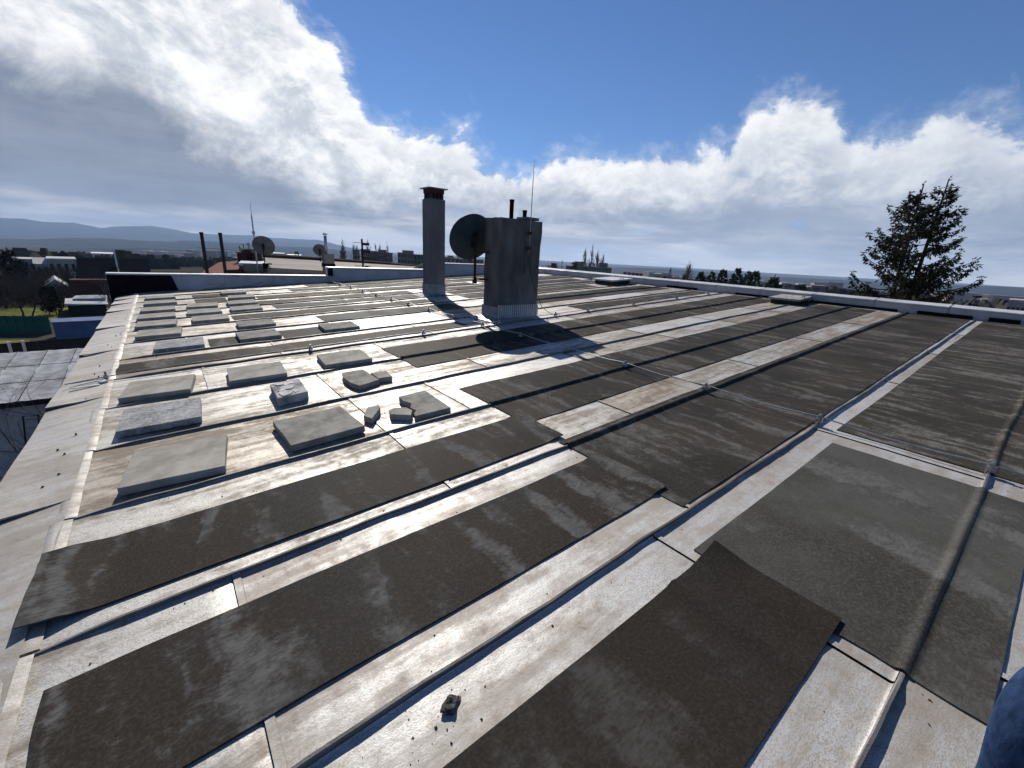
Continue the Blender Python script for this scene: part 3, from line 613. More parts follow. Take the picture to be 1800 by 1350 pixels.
obj('flashing', apron(0.41, 0.385, 0.10, 0.30), MAT['flash'], wc)
vb = MB()
for x in (-0.135, 0.135):
    for y in (-0.125, 0.125): vb.box((x, y, 2.22), (0.055, 0.055, 0.12))
for x in (-0.045, 0.045):
    for y in (-0.125, 0.125): vb.box((x, y, 2.22), (0.04, 0.05, 0.12))
for y in (-0.01,):
    for x in (-0.135, 0.135): vb.box((x, y, 2.22), (0.05, 0.05, 0.12))
vb.box((0, 0, 2.163), (0.33, 0.31, 0.03)).box((0, 0, 2.315), (0.35, 0.33, 0.08))
obj('brick_vent', vb, MAT['brick_red'], wc)
cp = MB().box((0, 0, 2.372), (0.47, 0.45, 0.022)); cp.add([(-0.235, -0.225, 2.383), (0.235, -0.225, 2.383), (0.235, 0.225, 2.383), (-0.235, 0.225, 2.383), (0, 0, 2.445)], [(0, 1, 4), (1, 2, 4), (2, 3, 4), (3, 0, 4)])
obj('cap', cp, MAT['flash'], wc)
gc = thing('concrete_chimney', 'wide stained grey concrete chimney stack with two dark pipes on top', 'chimney', upright(4.695, 6.07, -0.03))
obj('shaft', wobbly_shaft(0.87, 0.42, 1.66, 11, 0.014, 1.015, 24), MAT['old_concrete'], gc, True).modifiers.new('es', 'EDGE_SPLIT').split_angle = 0.9
obj('flashing', apron(0.91, 0.46, 0.15, 0.24), MAT['flash'], gc)
rb = MB()
for i in range(20):
    x = -0.43 + i * 0.0445; rb.box((x, -0.238 - rnd.random() * 0.003, 0.165), (0.022, 0.016, 0.22), 0)
obj('ribbed_sheet', rb, MAT['cap'], gc)
for x, y, h, r in ((-0.07, 0.0, 0.31, 0.036), (0.20, -0.02, 0.17, 0.036)):
    obj('vent_pipe', MB().lathe([(r, 1.6), (r, 1.66 + h - 0.04), (r * 1.16, 1.66 + h - 0.03), (r * 1.16, 1.66 + h), (r * 0.8, 1.66 + h), (r * 0.8, 1.65 + h - 0.1)], (x, y, 0), 14), MAT['black'], gc, True)
obj('cover_plate', MB().box((0.31, 0.02, 1.70), (0.30, 0.26, 0.045), 0.08), MAT['old_concrete'], gc, bevel=0.006)
crk = MB()
for i in range(7):
    z = 0.80 + i * 0.07; crk.prism([(0.10 + 0.02 * rnd.uniform(-1, 1) + a, -0.222 + b) for a, b in ((-.018, -.004), (.016, -.005), (.02, .02), (-.02, .02))], z, z + rnd.uniform(.03, .075))
stuff(obj('spalled_edge', crk, MAT['stone'], gc))
# rod and its cable on the chimney face
rd = thing('lightning_rod', 'thin upright lightning rod clamped to the face of the concrete chimney', 'lightning rod', upright(4.825, 5.80, 0.0))
obj('rod', MB().tube([(0, 0, 1.05), (0.005, 0, 1.5), (0.02, 0.02, 2.52)], [0.009, 0.008, 0.005], 8), MAT['steel'], rd, True)
for z in (1.18, 1.42): obj('bracket', MB().box((0, 0.03, z), (0.03, 0.10, 0.03)).box((0, 0.0, z), (0.07, 0.035, 0.045)), MAT['rusty'], rd)
obj('cable', MB().tube([(0, -0.005, 1.1), (0.01, -0.03, 0.9), (0.07, -0.03, 0.72), (0.17, -0.03, 0.5), (0.28, -0.03, 0.33), (0.345, -0.03, 0.20), (0.43, -0.05, 0.14), (0.52, -0.12, 0.075), (0.66, -0.20, 0.06)], 0.0055, 6), MAT['dark_steel'], rd, True)
# satellite dish seen from behind
def dish(name, lab, mw, diam, depth, m_, polelen, aim_az, aim_el, group=None, polem='rusty', bracket=True):
    t = thing(name, lab, 'satellite dish', mw, group); R_ = diam / 2
    prof = [(0.004, 0.0)] + [(R_ * i / 9, depth * (i / 9) ** 2) for i in range(1, 10)] + [(R_ + 0.012, depth + 0.004), (R_ + 0.012, depth + 0.016), (R_ - 0.004, depth + 0.016)] + [(R_ * i / 9, depth * (i / 9) ** 2 + 0.012) for i in range(8, 0, -1)]
    b = MB().lathe(prof, n=40)
    rot = Vector((math.sin(aim_az) * math.cos(aim_el), math.cos(aim_az) * math.cos(aim_el), math.sin(aim_el))).to_track_quat('Z', 'Y').to_matrix().to_4x4()
    L = mw.to_3x3().inverted().to_4x4() @ rot
    d = obj('reflector', b, MAT[m_], t, True); d.matrix_local = L
    s = obj('back_bracket', MB().box((0, 0, -0.035), (0.10 * diam, 0.30 * diam, 0.06)).box((0, -0.05, -0.08), (0.06, 0.08, 0.08)), MAT['dark_steel'], t); s.matrix_local = L
    a = obj('feed_arm', MB().tube([(0, -R_ * 0.96, depth), (0, -R_ * 0.75, depth + R_ * 0.6), (0, -R_ * 0.1, depth + R_ * 1.05)], 0.014, 6).lathe([(0.03, 0), (0.035, 0.09)], (0, -R_ * 0.05, depth + R_ * 1.0), 10), MAT['steel'], t, True); a.matrix_local = L
    back = L.to_3x3() @ Vector((0, 0, -0.09))
    p = MB().tube([back + Vector((0, 0, 0.10)), back + Vector((0, 0, -polelen))], 0.022 * (diam / 0.8) ** 0.5, 8)
    obj('pole', p, MAT[polem], t, True)
    return t, back
dpos = W @ Vector((4.21, 6.46, 1.31))
dt, back = dish('satellite_dish', 'big dark satellite dish seen from behind, left of the concrete chimney', Matrix.Translation(dpos), 0.77, 0.085, 'dish', 0.66, math.radians(8), math.radians(22))
bk = W @ Vector((4.26, 6.15, 0.66)) - dpos
for z in (-0.64, -0.2):
    obj('wall_bracket', MB().tube([Vector((back.x, back.y, z)), Vector((bk.x + 0.05, bk.y, z))], 0.017, 6), MAT['rusty'], dt)
obj('pole_foot', MB().box((back.x, back.y, -0.69), (0.06, 0.06, 0.06)), MAT['rusty'], dt)

# ------------------------------------------------------------------ hatches near the parapet
def hatch(u, v, w, d, h, rz, lab, m_):
    t = thing('roof_hatch', lab, 'roof hatch', onroof(u, v, 0, rz), 'low roof hatches by the right parapet')
    obj('kerb', MB().box((0, 0, h / 2), (w * 0.86, d * 0.86, h)), MAT['felt'], t)
    obj('lid', MB().box((0, 0, h + 0.025), (w, d, 0.045)), MAT[m_], t, bevel=0.008)
    obj('handle', MB().tube([(-0.09, -d / 2 + 0.06, h + 0.045), (-0.09, -d / 2 + 0.06, h + 0.075), (0.09, -d / 2 + 0.06, h + 0.075), (0.09, -d / 2 + 0.06, h + 0.045)], 0.007, 6), MAT['dark_steel'], t)
    k = MB()
    for i in range(9): k.box((rnd.uniform(-w * .5, w * .5), -d * 0.5 - rnd.uniform(0, .1), 0.02), (rnd.uniform(.04, .12), .05, .03), rnd.random() * 3)
    stuff(obj('felt_scraps', k, MAT['rusty'], t))
hatch(10.75, 8.75, 0.95, 0.80, 0.12, 0.0, 'far low roof hatch with a pale lid, close to the back corner of the roof', 'cap')
hatch(10.95, 3.85, 0.85, 0.62, 0.09, 0.06, 'near low roof hatch under a weathered board, beside the middle of the right parapet', 'wood')

# ------------------------------------------------------------------ parapets
rp = thing('right_parapet', 'low grey sheet clad parapet along the right edge of the roof', 'parapet', M_ROOF)
V_P0, V_P1 = -3.2, 13.75; step = 1.13
vv = V_P1
obj('core', MB().box((11.60, (V_P0 + V_P1) / 2, 0.05), (0.28, V_P1 - V_P0, 0.25)), MAT['wall_panel'], rp)
while vv > V_P0 + 0.2:
    a = max(V_P0, vv - step)
    mb = MB(); ys = lin(a + 0.012, vv - 0.012, 0.12); zs = [-0.01, 0.06, 0.12, 0.175]
    mb.grid(ys, zs, lambda y, z: (11.445 + 0.004 * nz(y * 3, z * 9) + (0.018 if z < 0 else 0) + (-0.006 if vv - y < 0.05 else 0), y, z))
    obj('parapet_sheet', mb, MAT['wall_panel'], rp, True)
    c = MB(); prof = [(11.425, 0.168), (11.425, 0.188), (11.44, 0.194), (11.76, 0.206), (11.78, 0.17)]
    for i, (x, z) in enumerate(prof):
        c.v += [(x, y, z + 0.004 * nz(y * 2, i * 0.3) + (0.004 if vv - y < 0.05 else 0)) for y in ys]
    n = len(ys); c.f = [(i * n + j, i * n + j + 1, (i + 1) * n + j + 1, (i + 1) * n + j) for i in range(4) for j in range(n - 1)]
    obj('cap_sheet', c, MAT['cap'], rp, False)
    vv = a
for (a, b, t) in ((9.3, 9.9, .05), (6.35, 7.3, .04), (2.95, 3.6, .035), (2.05, 3.0, .03), (0.98, 1.75, .05), (0.40, 0.78, .06), (-1.2, 0.1, .05), (4.5, 5.3, 0.03)):
    obj('felt_upstand', MB().box((11.425, (a + b) / 2, t / 2 + 0.006), (0.02, b - a, t + 0.02)), MAT['black'], rp)
bw = thing('back_wall', 'stepped grey wall with a pale metal cap along the far end of the roof', 'parapet', Matrix.Identity(4))
YB = 13.80; BASE = W @ Vector((0, YB, 0))
SEGS = [(-1.15, 3.80, 0.49, 0.26), (3.80, 7.48, 0.735, 0.30), (7.48, 11.9, 0.97, 0.30)]
for i, (x0, x1, zt, dp) in enumerate(SEGS):
    obj('wall_section', MB().box(((x0 + x1) / 2, YB + dp / 2 + 0.04, zt / 2 - 1.5), (x1 - x0, dp, zt + 3.0)), MAT['render_white'], bw)
    xs = x0
    while xs < x1 - 0.05:
        xe = min(x1, xs + 1.15)
        obj('wall_sheet', MB().box(((xs + xe) / 2, YB + 0.028 - 0.002 * (i % 2), (zt - 0.02) / 2 - 0.05), (xe - xs - 0.008, 0.02, zt + 0.08)), MAT['wall_panel'], bw)
        c = MB().box(((xs + xe) / 2, YB + dp / 2 + 0.03, zt + 0.012), (xe - xs - 0.004, dp + 0.10, 0.03 + 0.004 * rnd.random()))
        obj('cap_sheet', c, MAT['cap'], bw)
        xs = xe
    if i: obj('step_cheek', MB().box((x0 + 0.035, YB - 0.02, zt - 0.11), (0.13, 0.09, 0.22)), MAT['black'], bw)
obj('black_panel', MB().add([(-1.14, YB + 0.0, 0.475), (0.05, YB, 0.475), (0.16, YB, 0.06), (0.16, YB - 0.02, 0.06), (0.05, YB - 0.02, 0.475), (-1.14, YB - 0.02, 0.475), (-1.14, YB - 0.02, -0.35), (-1.14, YB, -0.35), (-0.62, YB - 0.02, -0.35), (-0.62, YB, -0.35)],
    [(5, 6, 8, 3, 4), (0, 1, 2, 9, 7), (0, 5, 4, 1), (1, 4, 3, 2), (5, 0, 7, 6), (6, 7, 9, 8), (8, 9, 2, 3)]), MAT['black'], bw)
wf = MB()
for x0, x1, y in ((0.05, 1.1, 13.3), (1.2, 2.0, 13.45)):
    wf.tube([(x0, y - 0.5, BASE.z + 0.06 * x0 + 0.05), ((x0 + x1) / 2, y - .2, BASE.z + 0.06 * x0 + 0.09), (x1, y + 0.2, BASE.z + 0.06 * x1 + 0.12)], 0.006, 5)
tag(obj('loose_cable', wf, MAT['dark_steel']), 'thin dark loose cable ends lying before the back wall near the far slabs', 'cable')

# ------------------------------------------------------------------ terrain, hills, haze
def ground_z(x, y):
    r = math.hypot(x, y)
    if r < 160: z = -9.0
    elif r < 1100: z = -9 - 33 * (r - 160) / 940
    elif r < 2600: z = -42 - 38 * (r - 1100) / 1500
    else: z = -80 - 12 * min(1, (r - 2600) / 1500)
    return z + min(1, max(0, (r - 200) / 1500)) * 14 * nz(x / 700, y / 700, 2)
def polar(name, rs, angs, zf, m_):
    mb = MB(); mb.grid(rs, angs, lambda r, a: (r * math.sin(a), r * math.cos(a), zf(r * math.sin(a), r * math.cos(a))))
    return struct(obj(name, mb, MAT[m_], None, True))
polar('ground', [0.5, 15, 40, 70, 110, 160, 250, 400, 600, 850, 1100, 1500, 2000, 2600, 3300, 4200, 6000, 8500, 12500], lin(-PI, PI, math.radians(4)), ground_z, 'ground')
def ridge(name, pts, dist, back, front, rough, m_):
    """a hill range whose crest is seen along the given photo points"""
    q = sorted(azel(*p) for p in pts)
    q = [(q[0][0] - 60, q[0][1] - 0.3), (q[0][0] - 20, q[0][1] + 0.1)] + q + [(q[-1][0] + 25, q[-1][1]), (q[-1][0] + 70, q[-1][1])]
    def el(a):
        for (a0, e0), (a1, e1) in zip(q, q[1:]):
            if a0 <= a <= a1: t = (a - a0) / (a1 - a0); return e0 + (e1 - e0) * t
        return q[-1][1]
    mb = MB(); angs = [q[0][0] + 0.25 * i for i in range(int((q[-1][0] - q[0][0]) / 0.25))]
    prof = [(dist - front, None), (dist - front * .55, .45), (dist - front * .2, .86), (dist, 1.0), (dist + back * .3, .8), (dist + back, None)]
    def fn(r_, a):
        i = [p[0] for p in prof].index(r_); k = prof[i][1]; ar = math.radians(a)
        r = r_ + (rough * 18 * nz(a * 0.25, r_ * 0.01) if 0 < i < 5 else 0)
        if k is None: z = -150
        else:
            top = dist * math.tan(math.radians(el(a))) + CAM.z + rough * (nz(a * 1.1, 1.7) * .6 + nz(a * 3.7, 4.0) * .3)
            z = -100 + (top + 100) * k + rough * 2.0 * nz(a * .9, r_ * .003) * (0 if i == 3 else 1)
        return (r * math.sin(ar), r * math.cos(ar), z)
    mb.grid([p[0] for p in prof], angs, fn)
    return struct(obj(name, mb, MAT[m_], None, True))
ridge('mountains', [(0, 383), (40, 384), (75, 390), (130, 391), (160, 397), (178, 401), (200, 398), (265, 397), (300, 402), (340, 410), (365, 411), (450, 414), (480, 418), (560, 422), (610, 434), (700, 447), (900, 470), (1300, 500)], 10500, 1500, 3000, 8, 'forest')
ridge('wooded_hills', [(0, 419), (60, 420.5), (120, 418), (200, 419), (240, 422.5), (308, 425), (316, 422.5), (380, 424.5), (430, 428), (480, 432.5), (550, 435), (600, 440), (690, 451), (800, 459), (940, 466), (1075, 470.5), (1120, 470.5), (1200, 474.5), (1350, 486.5), (1500, 493), (1640, 500), (1800, 505)], 5200, 900, 1500, 3, 'forest')
ridge('valley_woods', [(0, 440), (150, 436), (240, 436), (330, 440), (500, 448), (700, 462), (1100, 488), (1500, 512), (1800, 520)], 3300, 500, 600, 4, 'forest')
hz, hn, _b = newmat('thin_air_haze'); hn.n.remove(_b)
pv = hn.node('ShaderNodeVolumePrincipled'); pv.inputs['Color'].default_value = (0.48, 0.67, 1.0, 1); pv.inputs['Density'].default_value = 7.5e-5; pv.inputs['Anisotropy'].default_value = 0.15
hn.set(hn.n['Material Output'].inputs['Volume'], pv.outputs[0])
stuff(obj('haze', MB().box((0, 0, 100), (26000, 26000, 560)), hz))

# ------------------------------------------------------------------ trees
def bare_tree(name, lab, base, H, seed, spread=0.55, levels=5, lean=(0, 0), m_='twig', group=None, trunk_r=None, upright_=0.0):
    r = random.Random(seed); t = thing(name, lab, 'tree', Matrix.Translation(base), group)
    tr = trunk_r or H * 0.017; tm, cm = MB(), MB()
    def grow(p, d, L, rad, lev):
        segs = 3 if lev < 2 else 2; path = [p]; q = p.copy(); dd = d.copy()
        for i in range(segs):
            dd = (dd + Vector((r.gauss(0, .16), r.gauss(0, .16), r.gauss(0, .10) + 0.05 + upright_ * .3))).normalized()
            q = q + dd * (L / segs); path.append(q.copy())
        rad2 = rad * 0.62
        (tm if lev == 0 else cm).tube(path, [rad + (rad2 - rad) * i / segs for i in range(segs + 1)], 7 if lev == 0 else (4 if lev < 3 else 3), False)
        if lev >= levels: return
        for k in range(3 if lev else 4):
            f = r.uniform(0.35, 1.0) if k else 1.0; s = path[min(segs, int(f * segs + .5))]
            ax = Vector((r.gauss(0, 1), r.gauss(0, 1), r.gauss(0, .45) + upright_ * 2)).normalized()
            nd = (dd * (1 - spread) + ax * spread + Vector((0, 0, 0.12 + upright_))).normalized()
            grow(s, nd, L * r.uniform(.58, .80), rad2 * r.uniform(.6, .9), lev + 1)
    grow(Vector((0, 0, 0)), Vector((lean[0], lean[1], 1)).normalized(), H * 0.30, tr, 0)
    obj('trunk', tm, MAT['bark'], t, True); obj('crown', cm, MAT[m_], t)
    return t
def poplar(name, lab, base, H, seed, width=0.12, stems=1, m_='twig_pale', group=None, n=55):
    r = random.Random(seed); t = thing(name, lab, 'tree', Matrix.Translation(base), group); tm, cm = MB(), MB()
    for s in range(stems):
        ox = (s - (stems - 1) / 2) * H * 0.10; top = Vector((ox * 1.5, r.uniform(-.02, .02) * H, H * (1 - 0.06 * abs(s - 1) if stems > 1 else 1)))
        b = Vector((ox * .6, 0, 0)); tm.tube([b, b.lerp(top, .5), top], [H * .014, H * .009, H * .002], 5, False)
        for i in range(n):
            f = r.uniform(.12, .97); p = b.lerp(top, f); a = r.uniform(0, 2 * PI); L = H * r.uniform(.10, .26) * (1.1 - f * .75)
            w_ = H * width * r.uniform(.4, 1.0) * math.sin(PI * min(1, f * .9 + .12)) ** .7
            e = p + Vector((math.cos(a) * w_, math.sin(a) * w_, L)); mid = p.lerp(e, .5) + Vector((math.cos(a), math.sin(a), -.3)) * w_ * .25
            cm.tube([p, mid, e], [H * .0045, H * .003, H * .0008], 3, False)
            for _ in range(2):
                g = mid.lerp(e, r.random()); cm.tube([g, g + Vector((r.uniform(-1, 1) * w_ * .35, r.uniform(-1, 1) * w_ * .35, L * r.uniform(.3, .6)))], [H * .002, H * .0007], 3, False)
    obj('trunk', tm, MAT['bark'], t, True); obj('crown', cm, MAT[m_], t)
    return t
def sprig(mb, p, d, L, R_, r):
    """one needle-covered twig tip: a thin three-sided spindle"""
    d = d.normalized(); a = d.orthogonal().normalized(); b = d.cross(a); ph = r.random() * 6.28
    m = p + d * L * 0.4; vs = [p, p + d * L]
    for k in range(3):
        q = ph + 2.094 * k; vs.append(m + (a * math.cos(q) + b * math.sin(q)) * R_)
    mb.add(vs, [(0, 3, 2), (0, 4, 3), (0, 2, 4), (1, 2, 3), (1, 3, 4), (1, 4, 2)])
def spruce(name, lab, base, tops, H, Rmax, seed, m_='needle', dens=1.0, sprig_l=0.2, low=0.25, droop=0.35, group=None, fill=1.0, tops_down=None, keep=0.86):
    """tapered trunks with limbs that sag and turn up at the tips, each hung with many separate twig tips"""
    r = random.Random(seed); t = thing(name, lab, 'tree', Matrix.Translation(base), group); tm, bm_, cm = MB(), MB(), MB()
    for (ox, oy, hk) in tops:
        h = H * hk; tp = Vector((ox, oy, h)); b = Vector((ox * .25, oy * .25, 0))
        tm.tube([b, b.lerp(tp, .3), b.lerp(tp, .7), tp], [H * .016, H * .012, H * .006, H * .0012], 7, False)
        z = h * low; dz = 0.022 * H / dens
        while z < h * 0.985:
            f = (h - z) / h; L0 = (Rmax * min(1.0, (f / 0.45)) ** 0.85) * (0.9 if f < .45 else 1.0)
            for k in range(r.choice((3, 4, 4, 5))):
                if r.random() > keep and f > .12: continue
                a = r.uniform(0, 2 * PI); L = L0 * r.uniform(.50, 1.12) + 0.12
                if ox and math.cos(a) * ox < 0 and f > .25: L *= 0.7
                s = b.lerp(tp, z / h); o = Vector((math.cos(a), math.sin(a), 0)); path = []
                up = r.uniform(-.04, .22)
                for i in range(7):
                    q = i / 6; path.append(s + o * (L * q) + Vector((0, 0, L * (0.18 * q - droop * q * (1 - q) * 1.7 + up * q ** 3))))
                bm_.tube(path, [0.008 + 0.012 * L * (1 - i / 6.2) for i in range(7)], 3, False)
                n = int((6 + 20 * L / max(.6, sprig_l * 5)) * dens * fill)
                for j in range(n):
                    q = r.uniform(.16, 1.0) ** .75; i = min(5, int(q * 6)); p = path[i].lerp(path[i + 1], q * 6 - i)
                    side = Vector((-o.y, o.x, 0)) * r.choice((-1, 1)); tw = L * .20 * (1.12 - q) * r.uniform(.2, 1.2)
                    d = (o * r.uniform(.2, .9) + side * r.uniform(.3, 1.0) + Vector((0, 0, r.uniform(-1.3, .1)))).normalized()
                    e = p + d * tw; 
                    if tw > .12: bm_.tube([p, e], [.006, .004], 3, False)
                    for _ in range(2 if tw > .1 else 1):
                        sprig(cm, p.lerp(e, r.uniform(.4, 1)), (d + Vector((r.gauss(0, .4), r.gauss(0, .4), r.gauss(-.25, .4)))), sprig_l * r.uniform(.6, 1.25), sprig_l * r.uniform(.13, .22), r)
                for j in range(4): sprig(cm, path[-1] - o * .05 * j, o + Vector((r.gauss(0, .4), r.gauss(0, .4), .5)), sprig_l * .9, sprig_l * .16, r)
            z += dz * r.uniform(.7, 1.3)
        for j in range(8): sprig(cm, tp - Vector((0, 0, .09 * j)), Vector((r.gauss(0, .5), r.gauss(0, .5), .8)), sprig_l, sprig_l * .16, r)
    obj('trunk', tm, MAT['bark'], t, True); obj('limbs', bm_, MAT['bark'], t); obj('crown', cm, MAT[m_], t)
    return t
def clumpy(name, lab, base, H, R_, seed, m_, n=420, group=None, shape=0.5, leaf=0.35):
    """a dense evergreen: leaf sized clumps through an uneven crown"""
    r = random.Random(seed); t = thing(name, lab, 'tree', Matrix.Translation(base), group)
    obj('trunk', MB().tube([(0, 0, 0), (0, 0, H * .5), (0, 0, H * .93)], [H * .02, H * .014, H * .003], 6, False), MAT['bark'], t, True)
    cm = MB()
    for i in range(n):
        f = r.random() ** .9; a = r.uniform(0, 2 * PI); lob = 1 + .45 * nz(math.cos(a) * 1.5 + seed, math.sin(a) * 1.5, f * 4)
        rr = R_ * lob * (math.sin(PI * min(1, .12 + f * .88)) ** shape) * (1 - f * .55) * r.uniform(.35, 1) ** .5
        p = Vector((math.cos(a) * rr, math.sin(a) * rr, H * (.10 + .9 * f)))
        for _ in range(3): sprig(cm, p, Vector((math.cos(a) + r.gauss(0, .5), math.sin(a) + r.gauss(0, .5), .5 + r.gauss(0, .6))), leaf * r.uniform(.6, 1.4), leaf * r.uniform(.2, .34), r)
    obj('crown', cm, MAT[m_], t)
    return t
# the big spruce right of the roof, standing on lower ground
b1, t1 = at(1578, 525, 20.5), at(1641, 312, 20.5)
gb = Vector((b1.x, b1.y, -9.0)); Hs = t1.z + 9.0
sp_ = spruce('spruce_tree', 'big ragged two-stemmed spruce rising beyond the right parapet', gb, [(-0.28, 0.16, 0.985), (0.42, -0.30, 1.0)], Hs, 3.3, 8, 'needle', 1.7, 0.13, 0.42, 0.30, keep=0.70, fill=0.85)
for i, (px, py, d, h) in enumerate([(1233, 481, 62, 9.5), (1252, 480, 66, 10), (1272, 476, 60, 10), (1298, 474, 58, 11), (1318, 480, 60, 10), (1330, 478, 64, 11)]):
    p = at(px, py, d); clumpy('pine_tree', ['bushy green pine, leftmost of the cluster behind the right parapet', 'small pine second from the left in the green cluster', 'pointed pine third from the left in the green cluster', 'tallest green pine of the cluster behind the right parapet', 'pine just right of the tallest in the green cluster', 'rightmost pine of the green cluster'][i], Vector((p.x, p.y, p.z - h)), h, 1.75, 60 + i, 'needle_pine', 520, 'green pines behind the right parapet', 0.6, 0.34)
for i, (px, py, d, h, R_) in enumerate([(1168, 487, 95, 9, 1.2), (1183, 489, 92, 9, 1.0), (1204, 484, 90, 9, 1.1)]):
    p = at(px, py, d); clumpy('pine_tree', ['first of the three small dark conifers left of the bare poplar', 'lowest of the small dark conifers by the bare poplar', 'small dark conifer at the foot of the bare poplar'][i], Vector((p.x, p.y, p.z - h)), h, R_, 80 + i, 'needle_pine', 200, None, 0.6, 0.4)
p = at(1362, 487, 48); spruce('spruce_tree', 'small young spruce right of the green pines', Vector((p.x, p.y, p.z - 8)), [(0, 0, 1)], 8, 1.6, 21, 'needle_pine', 1.0, 0.3, 0.45, 0.1)
p = at(1412, 501, 70); clumpy('pine_tree', 'single small round evergreen alone beside the far grey block', Vector((p.x, p.y, p.z - 7)), 7, 1.1, 33, 'needle_pine', 200, None, 0.5, 0.35)
p = at(1010, 461, 170); clumpy('spruce_tree', 'small dark pointed conifer before the long flat block', Vector((p.x, p.y, p.z - 14)), 14, 2.4, 34, 'needle_pine', 260, None, 0.35, 0.7)
p = at(1046, 438, 210); poplar('poplar_tree', 'group of tall bare poplar stems standing over the long flat block', Vector((p.x, p.y, p.z - 30)), 30, 4, 0.085, 4, 'twig_pale', n=130)
p = at(1213, 464, 150); poplar('poplar_tree', 'bare poplar behind the right parapet, left of the green pines', Vector((p.x, p.y, p.z - 20)), 20, 6, 0.13, 1, 'twig_pale', n=150)
p = at(1178, 474, 260); poplar('poplar_tree', 'faint bare poplar left of the pale low block', Vector((p.x, p.y, p.z - 20)), 20, 8, 0.12, 1, 'twig', n=60)
p = at(988, 459, 300); poplar('poplar_tree', 'small faint bare poplar right of the red roofed block', Vector((p.x, p.y, p.z - 22)), 22, 9, 0.10, 1, 'twig', n=60)
for i, (px, py, d) in enumerate([(602, 422, 330), (621, 432, 330), (627, 433, 340), (646, 424, 330), (660, 432, 330), (667, 432, 345), (681, 430, 330), (805, 440, 360), (572 + 29, 428, 350)]):
    p = at(px, py, d); lab = ['tallest bare poplar left of the far apartment blocks', 'bare poplar over the left end of the far apartment blocks', 'thin bare poplar beside the left end of the far blocks', 'bare poplar close right of the antenna mast', 'bare poplar over the middle of the far blocks', 'short bare poplar in the middle of the far blocks', 'bare poplar over the right end of the far blocks', 'bare poplar between the white chimney and the dish', 'slim bare poplar touching the tallest one on its left'][i]
    poplar('poplar_tree', lab, Vector((p.x, p.y, p.z - 30)), 30, 40 + i, 0.105, 1, 'twig_pale', 'bare poplars among the far apartment blocks', n=80)

# ------------------------------------------------------------------ houses and blocks
def block(name, lab, cat, pxl, pxr, pyt, dist, depth, zb, wallm, roof_='flat', roofm='light_roof', rh=1.5, cols=0, rows=0, group=None, parapet=0.3, wfrac=0.5, dist2=None, over=0.25, wname='window'):
    """a building whose near top edge is seen between two photo pixels"""
    A = at(pxl, pyt if not isinstance(pyt, tuple) else pyt[0], dist); B = at(pxr, pyt if not isinstance(pyt, tuple) else pyt[1], dist2 or dist)
    d = Vector((B.x - A.x, B.y - A.y, 0)); w = d.length; d.normalize(); n = Vector((-d.y, d.x, 0))
    if n.dot(Vector((A.x, A.y, 0))) < 0: n = -n
    zt = (A.z + B.z) / 2; mid = Vector(((A.x + B.x) / 2, (A.y + B.y) / 2, 0)); c = mid + n * (depth / 2)
    mw = Matrix(((d.x, n.x, 0, c.x), (d.y, n.y, 0, c.y), (0, 0, 1, zb), (0, 0, 0, 1)))
    t = thing(name, lab, cat, mw, group); h = zt - zb
    if roof_ == 'flat':
        obj('wall', MB().box((0, 0, h / 2), (w, depth, h)), MAT[wallm], t)
        obj('roof', MB().box((0, 0, h + parapet / 2 - .02), (w + over, depth + over, parapet)), MAT[roofm], t)
        wh = h
    else:
        wh = h - rh
        obj('wall', MB().box((0, 0, wh / 2), (w, depth, wh)), MAT[wallm], t)
        a, b = w / 2 + over, depth / 2 + over; vs = [(-a, -b, wh), (a, -b, wh), (a, b, wh), (-a, b, wh)]
        if roof_ == 'gable': top = [(-a, 0, h), (a, 0, h)]
        elif roof_ == 'hip': top = [(-a + b * .8, 0, h), (a - b * .8, 0, h)] if a > b * .85 else [(-.2, 0, h), (.2, 0, h)]
        elif roof_ == 'cross': top = None
        else: top = [(-a, b * .9, h), (a, b * .9, h)]
        if top: mb = MB().add(vs + top, [(0, 1, 5, 4), (2, 3, 4, 5), (1, 2, 5), (3, 0, 4), (3, 2, 1, 0)])
        else: mb = MB().add(vs + [(0, -b, h), (0, b, h)], [(0, 1, 4), (1, 2, 5, 4), (2, 3, 5), (3, 0, 4, 5), (3, 2, 1, 0)])
        obj('roof', mb, MAT[roofm], t)
    if cols:
        cw, chh = w / cols, wh / rows
        mesh = None
        for i in range(cols):
            for j in range(rows):
                x, z = -w / 2 + cw * (i + .5), chh * (j + .5)
                if mesh is None: mesh = MB().box((0, 0, 0), (cw * wfrac, 0.12, chh * wfrac)).mesh(wname); mesh.materials.append(MAT['glass'])
                o = obj(wname, mesh, None, t); o.location = (x, -depth / 2 - 0.02, z)
    return t, w, h
t, w, h = block('dark_roof_house', 'house with a big black tiled roof slope over brown brick walls', 'house', 137, 207, 490, 112, 16, -11, 'brick_wall', 'flat', 'tile_black', parapet=0.1)
A, B, C_, D_ = at(135, 453, 120), at(205, 454, 120), at(207, 491, 112), at(133, 490, 112)
def slope(parent, pts, th, m_, name='roof_slope'):
    inv = parent.matrix_world.inverted(); q = [inv @ p for p in pts]; n = (q[1] - q[0]).cross(q[3] - q[0]).normalized(); n = n if n.z > 0 else -n
    return obj(name, MB().add(list(q) + [p - n * th for p in q], [(0, 1, 2, 3), (7, 6, 5, 4), (0, 4, 5, 1), (1, 5, 6, 2), (2, 6, 7, 3), (3, 7, 4, 0)]), MAT[m_], parent)
slope(t, [A, B, C_, D_], .3, 'tile_black')
obj('red_wing', MB().box((-w * .15, -9.5, 2.2), (w * 1.1, 3, 4.4)), MAT['brick_wall'], t)
